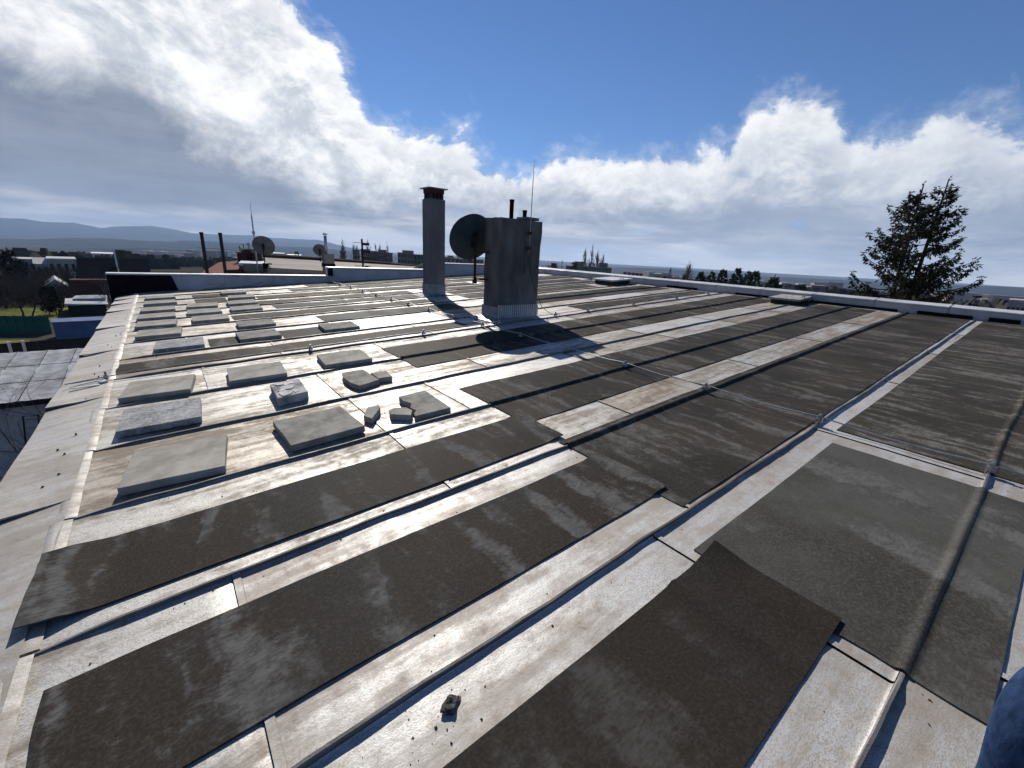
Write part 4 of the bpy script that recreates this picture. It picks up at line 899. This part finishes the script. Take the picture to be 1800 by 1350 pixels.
t2, w, h = block('dark_roof_house', 'second black roofed house, lower and right of the first one', 'house', 212, 262, 481, 116, 12, -11, 'brick_wall', 'flat', 'tile_black', parapet=0.1)
slope(t2, [at(209, 454.5, 123), at(262, 455, 123), at(265, 482, 116), at(211, 482, 116)], .3, 'tile_black')
obj('gutter_pipe', MB().tube([(-w / 2 - .3, -6.3, h + .1), (-w / 2 - .4, -2, h + 4.6)], .12, 6), MAT['light_roof'], t2)
block('cream_house', 'cream flat roofed house left of the black tiled roof', 'house', 82, 133, 457, 150, 12, -12, 'render', 'flat', 'light_roof', cols=4, rows=2, parapet=.35)
block('white_house', 'long low white house with a pale roof at the far left', 'house', 20, 62, 457, 160, 10, -12, 'render_pink', 'flat', 'light_roof', cols=3, rows=2)
block('white_house', 'small lilac-white house between the cream house and the pinkish one', 'house', 58, 82, 454, 156, 10, -12, 'render_white', 'gable', 'light_roof', 1.3, cols=2, rows=2)
block('white_house', 'white house cut by the left edge of the picture', 'house', -60, 14, 457, 158, 10, -12, 'render_white', 'flat', 'light_roof', cols=3, rows=2)
block('hip_roof_house', 'house with a dark hipped roof peeping over the cream house', 'house', 88, 131, 441.5, 215, 12, -14, 'render', 'hip', 'tile_black', 3.6)
block('brown_roof_house', 'faint brown roof between the far white houses', 'house', 42, 78, 444, 230, 12, -14, 'render_pink', 'hip', 'tile_brown', 3.2)
block('low_house', 'low grey house with pale roof edges below the cream house', 'house', 76, 115, 490, 108, 9, -11, 'render_grey', 'cross', 'light_roof', 1.4, cols=2, rows=1)
block('garage', 'dark garage with a pale sheet roof beyond the lawn', 'garage', 118, 186, 535, 79, 8, -9, 'dark_fence', 'mono', 'light_roof', 0.01, cols=0)
slopes = bpy.data.objects['garage']
slope(slopes, [at(133, 519.5, 84), at(188, 519, 84), at(188, 534, 79), at(113, 534, 79)], .2, 'light_roof')
slope(slopes, [at(143, 522, 83.4), at(186, 521.5, 83.4), at(186, 527, 81), at(128, 528.5, 81)], -.25, 'shed_roof', 'roof_panel')
t, w, h = block('blue_shed', 'long blue grey sheet metal shed beside the green fence', 'shed', 92, 205, (568.5, 562), 61.5, 2.5, -9, 'blue_wall', 'flat', 'blue_wall', parapet=.12)
for i in range(14): obj('wall_panel', MB().box((-w / 2 + w * (i + .5) / 14, -1.27, h / 2), (w / 14 - .03, .05, h - .05)), MAT['blue_wall'], t)
# corrugated shed below the eave
L, R_ = atz(0, 707, -5.1), atz(118, 694, -5.1); d = (R_ - L).normalized(); L = L - d * 9; R_ = R_ + d * 5
n = Vector((-d.y, d.x, 0)); n = n if n.y > 0 else -n
wlen = (R_ - L).length; c = (L + R_) / 2; dep = (atz(70, 617, -4.5) - atz(60, 700, -5.1)).dot(n)
sh = thing('tin_roof_shed', 'shed with a blue grey tin roof, just below the left eave', 'shed', Matrix(((d.x, n.x, 0, c.x), (d.y, n.y, 0, c.y), (0, 0, 1, -9.0), (0, 0, 0, 1))))
obj('wall', MB().box((0, dep / 2 + .2, 1.85), (wlen - .6, dep - .5, 3.7)), MAT['render_white'], sh)
obj('timber_front', MB().box((wlen * .335, .42, 1.85), (wlen * .30, .08, 3.6)), MAT['brick_wall'], sh)
npn = int(wlen / 1.05)
for i in range(npn):
    x0, x1 = -wlen / 2 + wlen * i / npn, -wlen / 2 + wlen * (i + 1) / npn
    for j in range(3):
        y0, y1 = -.2 + (dep + .2) * j / 3, -.2 + (dep + .2) * (j + 1) / 3 + .08
        z0, z1 = 3.9 + .6 * j / 3 + (.012 if j else 0), 3.9 + .6 * (j + 1) / 3
        mb = MB(); m = 10; pr = []
        for k in range(m + 1):
            x = x0 + .012 + (x1 - x0 - .024) * k / m; pr.append((x, .006 * math.cos(PI * 2 * k / 5) + (.012 if k in (0, m) else 0)))
        mb.add([(x, y0, z0 + dz) for x, dz in pr] + [(x, y1, z1 + dz) for x, dz in pr], [(k, k + 1, m + 2 + k, m + 1 + k) for k in range(m)])
        obj('roof_panel', mb, MAT['shed_roof'], sh)
obj('fascia', MB().box((0, -.16, 3.78), (wlen, .05, .22)), MAT['dark_fence'], sh)
_i = sh.matrix_world.inverted(); _o = _i @ CAM; _d = (_i @ atz(40, 745, -9.0)) - _o; _q = _o + _d * ((-0.35 - _o.y) / _d.y)
la = thing('ladder', 'grey ladder leaning on the white wall of the tin roofed shed', 'ladder', sh.matrix_world @ Matrix.Translation((_q.x, -0.45, 0)))
for s in (-1, 1): obj('rail', MB().tube([(s * .21 - .1, -.05, 0), (s * .21 + .18, .55, 3.2)], .03, 5), MAT['dark_steel'], la)
for i in range(9):
    z = .3 + i * .34; obj('rung', MB().tube([(-.21 - .1 + .28 * z / 3.2, -.05 + .6 * z / 3.2, z), (.21 - .1 + .28 * z / 3.2, -.05 + .6 * z / 3.2, z)], .018, 5), MAT['steel'], la)
def fence(name, lab, P, Q, h, npan, m_, postm=None, posts=(), pr=0.05):
    d = (Q - P); w_ = d.length; d = d.normalized(); t = thing(name, lab, 'fence', Matrix(((d.x, -d.y, 0, P.x), (d.y, d.x, 0, P.y), (0, 0, 1, P.z), (0, 0, 0, 1))))
    pm = MB().box((0, 0, h / 2), (w_ / npan - .006, .03, h)).mesh('fence_panel'); pm.materials.append(MAT[m_])
    qm = MB().box((0, -.04, h / 2 + .05), (pr, pr, h + .1)).mesh('post'); qm.materials.append(MAT[postm or m_])
    for i in range(npan):
        o = obj('fence_panel', pm, None, t); o.location = (w_ * (i + .5) / npan, 0, 0)
    for i in range(npan + 1):
        if postm is None or i in posts: o = obj('post', qm, None, t); o.location = (w_ * i / npan, 0, 0)
    return t
fence('green_fence', 'green net fence along the lawn, left of the blue shed', atz(-260, 588, -9), atz(92, 586.5, -9), 1.85, 22, 'green_net')
P, Q = at(-150, 620, 39), at(175, 600, 39)
zb = at(0, 628, 39).z
fence('dark_board_fence', 'dark board fence with two white posts behind the tin shed', Vector((P.x, P.y, -9)), Vector((Q.x, Q.y, -9)), at(20, 602, 39).z + 9, 13, 'dark_fence', 'render_white', (6, 7), .14)
def patch(name, pts, z, m_):
    mb = MB(); q = [atz(x, y, z) for x, y in pts]; return struct(obj(name, MB().add(q, [tuple(range(len(q)))]), MAT[m_]))
patch('lawn', [(-250, 566), (200, 562), (190, 541), (-250, 541)], -8.98, 'grass')
patch('lawn', [(-250, 612), (0, 606), (52, 600), (62, 591), (0, 592), (-250, 594)], -8.975, 'grass')
patch('garden_path', [(-250, 592), (92, 589), (92, 595), (60, 600), (40, 597), (-250, 600)], -8.97, 'ground')
patch('yard', [(-400, 1500), (60, 900), (90, 760), (-400, 760)], -8.98, 'ground')
# trees round the lawn
for i, (px, py, d, h, s) in enumerate([(42, 558, 79, 6.4, 1), (57, 557, 80, 5.6, 2), (12, 545, 90, 8, 3), (75, 520, 105, 6, 4), (30, 520, 112, 8, 5), (100, 512, 118, 6, 6), (50, 508, 128, 7, 7), (-25, 535, 95, 8, 8), (125, 508, 125, 6, 9), (5, 510, 125, 7.5, 10), (180, 535, 84, 7.5, 11), (195, 527, 92, 8, 12)]):
    p = at(px, py, d); z = ground_z(p.x, p.y)
    bare_tree('bare_tree', ['bare fruit tree with a leaning trunk on the sunlit lawn', 'second bare fruit tree right behind the green fence', 'bare tree at the left border before the white houses', 'bare tree left of the low grey house', 'bare tree in the thicket under the pinkish house', 'bare tree before the black roofed house', 'bare tree in the thicket under the lilac house', 'bare tree cut by the left edge of the picture', 'bare tree against the brown brick wall', 'bare tree at the back of the left thicket', 'bare tree right of the pale roofed garage', 'bare tree before the brown wall next to our roof edge'][i], Vector((p.x, p.y, z)), h * (1.1 if i > 1 else 1.0), 100 + s, .62, 5, (0.15 if i < 2 else 0, 0), 'twig', 'bare trees around the lawn')
for i, (px, d, h) in enumerate([(87, 82, 4.0), (99, 81.5, 4.1)]):
    p = at(px, 550, d); clumpy('conifer_tree', ['dark column conifer on the lawn, left one of the pair', 'dark column conifer on the lawn, right one of the pair'][i], Vector((p.x, p.y, -9)), h - .6, .72, 140 + i, 'thuja', 600, 'pair of dark conifers on the lawn', 0.35, 0.2)
p = at(11, 438, 120); spruce('spruce_tree', 'dark spruce silhouette before the white houses at far left', Vector((p.x, p.y, -10)), [(0, 0, 1)], p.z + 10, 2.4, 77, 'thuja', .8, .5, .2, .3)
for i, (px, py, d, h, s, ln) in enumerate([(126, 694, 21.0, 9.6, 21, (-.22, .05)), (85, 745, 21.5, 6.6, 22, (-.45, .1)), (158, 645, 22, 9.8, 23, (-.12, 0))]):
    p = at(px, py, d)
    bare_tree('bare_tree', ['bare shrubby tree whose forked branches cross the tin roof below the eave', 'low bare tangle of branches beside the white shed wall', 'bare branches rising close beside our roof edge over the tin roof'][i], Vector((p.x, p.y, -9)), h, 200 + s, .6, 5, ln, 'twig', None, .06)
th = MB(); r = random.Random(12)
for i in range(900):
    px, d = r.uniform(-120, 128), r.uniform(92, 150); p = at(px, 520, d); z = ground_z(p.x, p.y); hh = r.uniform(1.2, 3.9) * (.85 if px < 70 else .8)
    q = Vector((p.x, p.y, z))
    for k in range(5):
        e = q + Vector((r.gauss(0, .28) * hh, r.gauss(0, .28) * hh, hh * r.uniform(.6, 1.05))); m = q.lerp(e, .5) + Vector((r.gauss(0, .1), r.gauss(0, .1), .2)) * hh * .4
        th.tube([q, m, e], [.05, .035, .012], 3, False)
        for g in range(3): w_ = m.lerp(e, r.random()); th.tube([w_, w_ + Vector((r.gauss(0, .2), r.gauss(0, .2), .25)) * hh], [.02, .008], 3, False)
stuff(obj('bare_thicket', th, MAT['twig']))
# far town, seen as one mass
tw = MB(); r = random.Random(3)
for i in range(420):
    px, py, d = r.choice([(r.uniform(248, 335), r.uniform(446, 452), r.uniform(1500, 2300)), (r.uniform(330, 600), r.uniform(446, 456), r.uniform(1000, 2200)), (r.uniform(1090, 1480), r.uniform(486, 506), r.uniform(900, 2200)), (r.uniform(1640, 1790), r.uniform(520, 530), r.uniform(900, 2200)), (r.uniform(780, 1000), r.uniform(470, 478), r.uniform(700, 1500))])
    p = at(px, py, d); z = ground_z(p.x, p.y); hh = r.choice((6, 8, 12, 18)); 
    tw.box((p.x, p.y, z + hh / 2), (r.uniform(10, 40), r.uniform(10, 16), hh), r.random() * 3)
stuff(obj('far_town', tw, MAT['render_pink']))
tw2 = MB()
for i in range(900):
    px = r.uniform(-100, 1900); d = r.uniform(250, 1700); a = math.radians(azel(px, 450)[0]); x, y = d * math.sin(a), d * math.cos(a)
    z = ground_z(x, y); hh = r.uniform(4, 9)
    for k in range(3): tw2.box((x + r.uniform(-8, 8), y + r.uniform(-8, 8), z + hh * .4), (r.uniform(4, 9), r.uniform(4, 9), hh), r.random() * 3, .35)
stuff(obj('far_thickets', tw2, MAT['ground']))
for i, (a, b, y, d, dep, lab) in enumerate([(270, 302, 453.5, 1150, 60, 'long white factory hall in the valley left of the two dark posts'), (305, 337, 455, 1180, 40, 'shorter white hall beside the long factory hall'), (357, 378, 449.5, 1050, 40, 'white hall with a bright roof between the two dark posts'), (160, 202, 447, 700, 45, 'pale hall roof right of the dark hipped roof'), (480, 500, 446, 900, 30, 'small white hall right of the grey dish'), (505, 530, 449, 900, 30, 'low white hall left of the lone far conifer')]):
    block('factory_hall', lab, 'hall', a, b, y, d, dep, at(a, y, d).z - 9, 'render_white', 'flat', 'cap', group='white halls in the valley', parapet=1.0)
p = at(521, 443, 420); clumpy('conifer_tree', 'lone far dark conifer beyond the long low roof', Vector((p.x, p.y, p.z - 16)), 16, 3.4, 150, 'thuja', 150, None, .4, 1.0)
for i, (a, b, y, d, lab) in enumerate([(620, 632, 441.5, 330, 'narrow left end of the far row of apartment blocks'), (634, 650, 440, 335, 'apartment block directly behind the antenna mast'), (650, 666, 443.5, 335, 'apartment block in the middle of the far row'), (665, 679, 441, 332, 'taller apartment block right of the middle of the far row'), (677, 690, 446, 330, 'right end block of the far row of apartments'), (598, 607, 443, 340, 'slim block under the tallest bare poplar')]):
    block('apartment_block', lab, 'apartment block', a, b, y, d, 14, at(a, 470, d).z - 12, 'panel_block', 'flat', 'panel_block', cols=max(2, int((b - a) / 4)), rows=8, group='far apartment blocks', parapet=.8, wfrac=.42)
block('apartment_block', 'grey apartment block with roof aerials left of the white chimney', 'apartment block', 699, 727, 446, 240, 14, -16, 'panel_block', 'flat', 'panel_block', cols=5, rows=6, parapet=.5)
block('lift_house', 'dark lift house on top of the grey block left of the white chimney', 'rooftop house', 707, 727, 441.5, 246, 6, at(707, 447, 246).z, 'panel_block', 'flat', 'panel_block', parapet=.4)
block('apartment_block', 'brownish block half hidden behind the white chimney', 'apartment block', 727, 752, 449, 250, 14, -16, 'render_grey', 'flat', 'panel_block', cols=4, rows=6, parapet=.4)
for i, (a, b, y, d, lab) in enumerate([(778, 800, 453, 420, 'low far block just right of the white chimney'), (787, 797, 450, 430, 'raised far block right of the white chimney'), (800, 822, 456, 400, 'long far roof between white chimney and dish'), (820, 830, 452.5, 410, 'small far tower block left of the dish pole'), (830, 850, 457, 400, 'far block behind the dish pole')]):
    block('apartment_block', lab, 'apartment block', a, b, y, d, 14, at(a, y, d).z - 16, 'panel_block', 'flat', 'panel_block', cols=3, rows=3, group='far blocks between the two chimneys', parapet=.5)
block('red_block', 'small red brick block peeping over the corner of the parapets', 'building', 969, 979, 463.5, 300, 12, -30, 'brick_wall', 'flat', 'brick_wall', cols=2, rows=3)
t, w, h = block('long_block', 'long dark flat roofed block under the tall bare poplars', 'building', 995, 1075, (468.5, 473.5), 205, 14, -22, 'render_grey', 'flat', 'panel_block', cols=10, rows=3, parapet=.6)
for x in (.32, -.22): obj('roof_house', MB().box((w * x, 0, h + 1.4), (4, 5, 2.2)), MAT['panel_block'], t)
for i in range(5):
    a = 1096 + i * 7; block('red_row_house', ['first red row house from the left beyond the right parapet', 'second red row house from the left', 'middle house of the five red row houses', 'fourth red row house from the left', 'rightmost of the five red row houses'][i], 'house', a, a + 5.6, 480 + i * .65, 330, 10, -30, 'brick_wall', 'flat', 'tile', cols=2, rows=2, group='red row houses beyond the right parapet', parapet=.8)
block('pale_block', 'pale low block with thin chimneys left of the faint poplar', 'building', 1149, 1163, 482, 320, 12, -30, 'render', 'flat', 'render', cols=3, rows=2)
block('grey_block', 'faint grey block beyond the parapet left of the big spruce', 'building', 1427, 1450, 503, 260, 12, -30, 'panel_block', 'flat', 'panel_block', cols=4, rows=2)
block('pinkish_block', 'pinkish block with three dark windows at the right border', 'building', 1772, 1830, (533, 538), 150, 12, -22, 'render_pink', 'flat', 'render_pink', cols=7, rows=5, parapet=.9, wfrac=.62)
# street lamp beyond the parapet
p = at(1702, 541, 45); s = thing('street_lamp', 'dark street lamp arm rising over the right parapet beside the big spruce', 'street lamp', Matrix.Translation(Vector((p.x, p.y, -9))))
hq = at(1702, 532, 45).z + 9; e = at(1718, 522, 45) - Vector((p.x, p.y, -9))
obj('pole', MB().tube([(0, 0, 0), (0, 0, hq)], .07, 7), MAT['dark_steel'], s); obj('arm', MB().tube([(0, 0, hq - .1), e * .5 + Vector((0, 0, hq * .5)), e], .045, 6), MAT['dark_steel'], s)
obj('lamp_head', MB().box(e + Vector((0, 0, .02)), (.5, .2, .12), -.6), MAT['dark_steel'], s)

# ------------------------------------------------------------------ the next roof beyond the back wall
nb = thing('neighbouring_building', 'neighbouring long building with a dusty low roof and brown ridge beyond the back wall', 'building', Matrix.Identity(4))
def quad(name, pts, m_, th=.15, parent=nb): return slope(parent, pts, th, m_, name)
quad('roof', [at(462, 452, 30), at(742, 469, 30), at(745, 486, 21), at(476, 470.5, 21)], 'beige_roof')
rz = [at(462, 451, 30), at(520, 454, 30), at(600, 459.5, 30), at(662, 463.5, 30), at(742, 471, 30)]
obj('ridge', MB().tube(rz, .16, 8), MAT['tile_brown'], nb)
quad('roof_step', [at(480, 461.5, 25.5), at(566, 466, 25.5), at(566, 470, 24.5), at(478, 464.8, 24.5)], 'beige_roof', .25)
def facade(name, a, b, zb, m_, th=.25, parent=nb):
    d = (b - a); d.z = 0; n = Vector((-d.y, d.x, 0)).normalized(); n = n if n.y > 0 else -n
    return obj(name, MB().add([a, b, b + n * th, a + n * th] + [Vector((q.x, q.y, zb)) for q in (a, b, b + n * th, a + n * th)], [(0, 1, 2, 3), (0, 4, 5, 1), (1, 5, 6, 2), (2, 6, 7, 3), (3, 7, 4, 0)]), MAT[m_], parent)
facade('wall', at(470, 469.8, 21.2), at(752, 486.5, 21.2), -9, 'render_grey')
facade('rear_wall', at(462, 453, 30.2), at(745, 471, 30.2), -9, 'render_grey')
for i in range(5):
    quad('roof_batten', [at(716 + i * 6, 476.5 - i * 1.2, 22 + i), at(745 + i * 2, 461.5 + i * 2.2, 27), at(746 + i * 2, 462.8 + i * 2.2, 27), at(717 + i * 6, 477.8 - i * 1.2, 22 + i)], 'beige_roof', .1)
ab = thing('attic_block', 'greenish grey rooftop block with a flat lid under the tall thin antenna', 'rooftop block', Matrix.Identity(4))
facade('wall', at(421, 462.5, 24), at(472, 464, 23.6), -9, 'render_grey', 3.0, ab)
quad('lid', [at(424, 457.5, 27), at(470, 459, 26.8), at(475, 464, 23.3), at(419, 462.3, 23.7)], 'light_roof', .12, ab)
quad('vent_panel', [at(428, 464, 23.5), at(463, 465, 23.4), at(463, 477, 23.4), at(428, 476, 23.5)], 'render_grey', .06, ab)
obj('dark_opening', MB().box(at(470, 467, 23.2), (.35, .2, .22), 0), MAT['black'], ab)
rh_ = thing('red_tiled_house', 'red tiled hipped roof between the dark posts and the attic block', 'house', Matrix.Identity(4))
quad('roof_slope', [at(419, 458, 30), at(424, 458, 30), at(419, 476, 24), at(374, 490, 23.0)], 'tile', .2, rh_)
quad('roof_slope', [at(419, 458, 30), at(374, 490, 23.0), at(340, 488, 30), at(385, 461, 34)], 'tile', .2, rh_)
facade('gable', at(395, 474.5, 23.4), at(424, 473.5, 23.2), -9, 'brick_wall', .3, rh_)
facade('wall', at(372, 492, 24), at(424, 486, 24), -9, 'brick_wall', 6, rh_)
def pot(px, py, d, h, w_, m_, lab, hat=None):
    p = at(px, py, d); t = thing('brick_chimney', lab, 'chimney', Matrix.Translation(Vector((p.x, p.y, p.z - h))))
    obj('stack', MB().box((0, 0, h / 2), (w_, w_, h)), MAT[m_], t); obj('crown', MB().box((0, 0, h + .03), (w_ * 1.25, w_ * 1.25, .07)), MAT['panel_block'], t)
    if hat: obj('cowl', MB().lathe([(.05, 0), (.05, .2), (.12, .22), (.02, .32)], (0, 0, h + .06), 10), MAT[hat], t)
pot(423, 445, 29, 1.0, .34, 'brick_red', 'left small chimney with a pale cowl behind the attic block', 'steel')
pot(431, 442, 28, 1.0, .30, 'brick_red', 'dark slim chimney in the middle of the chimney cluster')
pot(438, 439.5, 27.5, 1.1, .5, 'brick_wall', 'broad red chimney of the cluster, with a pale cowl', 'light_roof')
pot(451, 444, 27, 1.0, .38, 'brick_red', 'dark chimney right of the tall thin antenna')
def mast(name, lab, top, bot, d, rad, m_, cat='mast', zb=None):
    a, b = at(*top, d), at(*bot, d); b = Vector((a.x, a.y, b.z - 1.2))
    t = thing(name, lab, cat, Matrix.Translation(b)); obj('pole', MB().tube([(0, 0, 0), (0, 0, a.z - b.z)], rad, 7), MAT[m_], t); return t, a.z - b.z
for px, d, py, lab in ((354, 15.6, 411, 'left one of the two dark posts behind the back wall'), (387, 15.6, 412, 'right one of the two dark posts behind the back wall')):
    t, hh = mast('dark_post', lab, (px, py), (px + 10, 485), d, .045, 'dark_steel', 'post'); t['group'] = 'dark posts behind the back wall'
    obj('cap', MB().lathe([(.05, 0), (.055, .04), (.02, .05)], (0, 0, hh), 8), MAT['black'], t)
t, hh = mast('antenna_mast', 'tall thin pale antenna rising from the attic block', (442, 378), (446, 478), 22.5, .028, 'steel', 'antenna')
obj('joint', MB().box((0, 0, hh * .80), (.10, .10, .12)), MAT['steel'], t); obj('whip', MB().tube([(0, 0, hh), (0.01, 0, hh + .5)], .008, 5), MAT['steel'], t)
t, hh = mast('antenna_mast', 'short dark aerial beside the chimney cluster', (427, 428), (431, 448), 28, .02, 'dark_steel', 'antenna')
obj('element', MB().tube([(-2.0, .2, hh * .82), (0.2, 0, hh * .80)], .012, 5), MAT['dark_steel'], t)
t, hh = mast('antenna_mast', 'dark television mast with stubby aerial elements over the back wall', (636, 420), (639, 470), 17.5, .035, 'dark_steel', 'antenna')
for z, l in ((.92, .22), (.80, .26), (.70, .18), (.55, .12)): obj('element', MB().box((.14, 0, hh * z), (l, .10, .09)).tube([(-.3, .02, hh * z + .04), (.3, .02, hh * z + .04)], .008, 4), MAT['dark_steel'], t)
for px, py, d, dm, lab in ((463, 433.5, 21, .80, 'grey satellite dish facing away beyond the back wall, by the tall thin antenna'), (562, 440.5, 19, .46, 'small grey satellite dish on the squat block chimney beyond the wall')):
    c = at(px, py, d); dish('satellite_dish', lab, Matrix.Translation(c), dm, dm * .1, 'dish_grey', dm * .85, math.radians(18), math.radians(24), polem='dark_steel')
p = at(576, 446, 18.6); t = thing('block_chimney', 'squat grey block chimney with a steel flue behind the back wall', 'chimney', Matrix.Translation(Vector((p.x, p.y, -1.5))))
hh = p.z + 1.5; obj('stack', MB().box((0, 0, hh / 2), (.36, .36, hh)), MAT['panel_block'], t); obj('band', MB().box((0, 0, hh - .42), (.40, .40, .12)), MAT['black'], t)
fh = at(572, 414, 18.6).z - p.z
obj('flue', MB().tube([(-.05, 0, hh), (-.05, 0, hh + fh)], .055, 10), MAT['steel'], t, True); obj('flue_cap', MB().lathe([(.085, 0), (.085, .05), (.02, .09)], (-.05, 0, hh + fh + .02), 10), MAT['steel'], t)

# ------------------------------------------------------------------ the person kneeling at the lower right
pn = thing('person', 'person in blue jeans kneeling on the roof at the lower right corner', 'person', M_ROOF)
def skin(name, joints, edges, m_, parent, lv=2):
    me = bpy.data.meshes.new(name); me.from_pydata([j[0] for j in joints], edges, []); me.materials.append(MAT[m_])
    o = bpy.data.objects.new(name, me); COL.objects.link(o); o.parent = parent
    o.modifiers.new('skin', 'SKIN').use_smooth_shade = True; ss = o.modifiers.new('sub', 'SUBSURF'); ss.levels = lv; ss.render_levels = lv
    sv = me.skin_vertices[0].data
    for i, j in enumerate(joints):
        rr = j[1] if isinstance(j[1], tuple) else (j[1], j[1]); sv[i].radius = rr; sv[i].use_root = (i == 0)
    return o
fw = Vector((-.787, .615, 0)); sd_ = Vector((-.615, -.787, 0)); up = Vector((0, 0, 1))
K = Vector((1.375, -0.215, 0.425)); PV = K - fw * .43 - sd_ * .10 + up * .03
HL = PV + sd_ * .10; HR = PV - sd_ * .10; AL = K - up * .43 - fw * .03; TL = AL + fw * .17 - up * .03
KR = HR + fw * .06 - up * .45; AR = KR - fw * .42 + up * .02; TR = AR - fw * .10 - up * .05
WA = PV + up * .20 + fw * .03; CH = PV + up * .42 + fw * .07; NK = PV + up * .58 + fw * .10; HD = NK + up * .17 + fw * .05
SL, SR = CH + sd_ * .19 + up * .10, CH - sd_ * .19 + up * .10
EL_, ER = SL - up * .27 + fw * .05 + sd_ * .04, SR - up * .27 + fw * .06 - sd_ * .04
HAL, HAR = PV + sd_ * .24 + fw * .06 + up * .10, HR - sd_ * .10 - fw * .16 + up * .10
bj = [(PV, .13), (WA, .125), (CH, .13), (NK, .055), (HD - up * .05, .07), (HL, .095), (K, .062), (AL, .04), (HR, .095), (KR, .062), (AR, .04), (SL, .06), (EL_, .042), (HAL + fw * -.06 + up * .03, .03), (SR, .06), (ER, .042), (HAR - fw * .06 + up * .03, .03)]
skin('body', bj, [(0, 1), (1, 2), (2, 3), (3, 4), (0, 5), (5, 6), (6, 7), (0, 8), (8, 9), (9, 10), (2, 11), (11, 12), (12, 13), (2, 14), (14, 15), (15, 16)], 'skin', pn)
skin('jeans', [(PV, .15), (HL, .108), (HL.lerp(K, .55), .098), (K - fw * .02, .088), (K + (AL - K) * .25, .080), (AL + up * .10, .066), (AL + up * .05, .07), (HR, .108), (HR.lerp(KR, .5), .098), (KR, .085), (KR.lerp(AR, .5), .08), (AR, .066)],
     [(0, 1), (1, 2), (2, 3), (3, 4), (4, 5), (5, 6), (0, 7), (7, 8), (8, 9), (9, 10), (10, 11)], 'denim', pn, 3)
skin('jacket', [(PV + up * .06, .155), (WA, .15), (CH, .155), (NK - up * .04, .075), (SL, .075), (EL_, .058), (HAL - fw * .08 + up * .05, .045), (SR, .075), (ER, .058), (HAR - fw * .08 + up * .05, .045)], [(0, 1), (1, 2), (2, 3), (2, 4), (4, 5), (5, 6), (2, 7), (7, 8), (8, 9)], 'jacket', pn)
def ellip(name, c, rad, m_, parent, ax=fw, cut=None):
    bm = bmesh.new(); bmesh.ops.create_uvsphere(bm, u_segments=20, v_segments=14, radius=1)
    f, s_, u_ = ax.normalized(), None, None; s_ = up.cross(f).normalized(); u_ = f.cross(s_)
    for v in bm.verts: p = v.co.copy(); v.co = c + f * p.x * rad[0] + s_ * p.y * rad[1] + u_ * p.z * rad[2]
    if cut: bmesh.ops.delete(bm, geom=[v for v in bm.verts if (v.co - c).dot(f) > cut * rad[0] and (v.co - c).dot(u_) < .45 * rad[2]], context='VERTS')
    me = bpy.data.meshes.new(name); bm.to_mesh(me); bm.free(); return obj(name, me, MAT[m_], parent, True)
hd = ellip('head', HD + up * .03, (.095, .075, .12), 'skin', pn)
obj('nose', MB().tube([HD + fw * .085 + up * .05, HD + fw * .115 + up * .01, HD + fw * .09 - up * .005], [.008, .016, .006], 6), MAT['skin'], hd, True)
for q in (-1, 1): ellip('eye', HD + fw * .085 + sd_ * .032 * q + up * .045, (.010, .014, .010), 'shoe', hd); ellip('ear', HD + sd_ * .077 * q + up * .02, (.02, .012, .032), 'skin', hd)
ellip('mouth', HD + fw * .088 - up * .035, (.008, .024, .006), 'brick_wall', hd)
ellip('hair', HD + up * .05 - fw * .012, (.10, .083, .118), 'hair', pn, cut=.25)
for c, dr, sg in ((HAL, (fw * .9 - up * .15), 1), (HAR, (fw * .85 - up * .25), -1)):
    dr = dr.normalized(); sx_ = sd_ * sg; jn = [(c - dr * .05, .026), (c + dr * .03, (.038, .022))]; ed = [(0, 1)]
    for i, (o_, l) in enumerate(((-.032, .070), (-.011, .082), (.011, .076), (.031, .058))):
        b = len(jn); jn += [(c + dr * .055 + sd_ * o_, .010), (c + dr * (.055 + l * .5) + sd_ * o_ * 1.1 - up * .008, .009), (c + dr * (.055 + l) + sd_ * o_ * 1.1 - up * .035, .0075)]; ed += [(1, b), (b, b + 1), (b + 1, b + 2)]
    b = len(jn); jn += [(c + dr * .01 - sx_ * .045, .012), (c + dr * .045 - sx_ * .062 - up * .02, .010)]; ed += [(1, b), (b, b + 1)]
    skin('hand', jn, ed, 'skin', pn, 1)
for a, b in ((AL, TL), (AR - up * .03, TR)):
    d = (b - a); obj('shoe', MB().tube([a - d.normalized() * .07 - up * .01, a, a.lerp(b, .6) - up * .01, b + d.normalized() * .05], [.045, .055, .05, .03], 10), MAT['shoe'], pn, True)
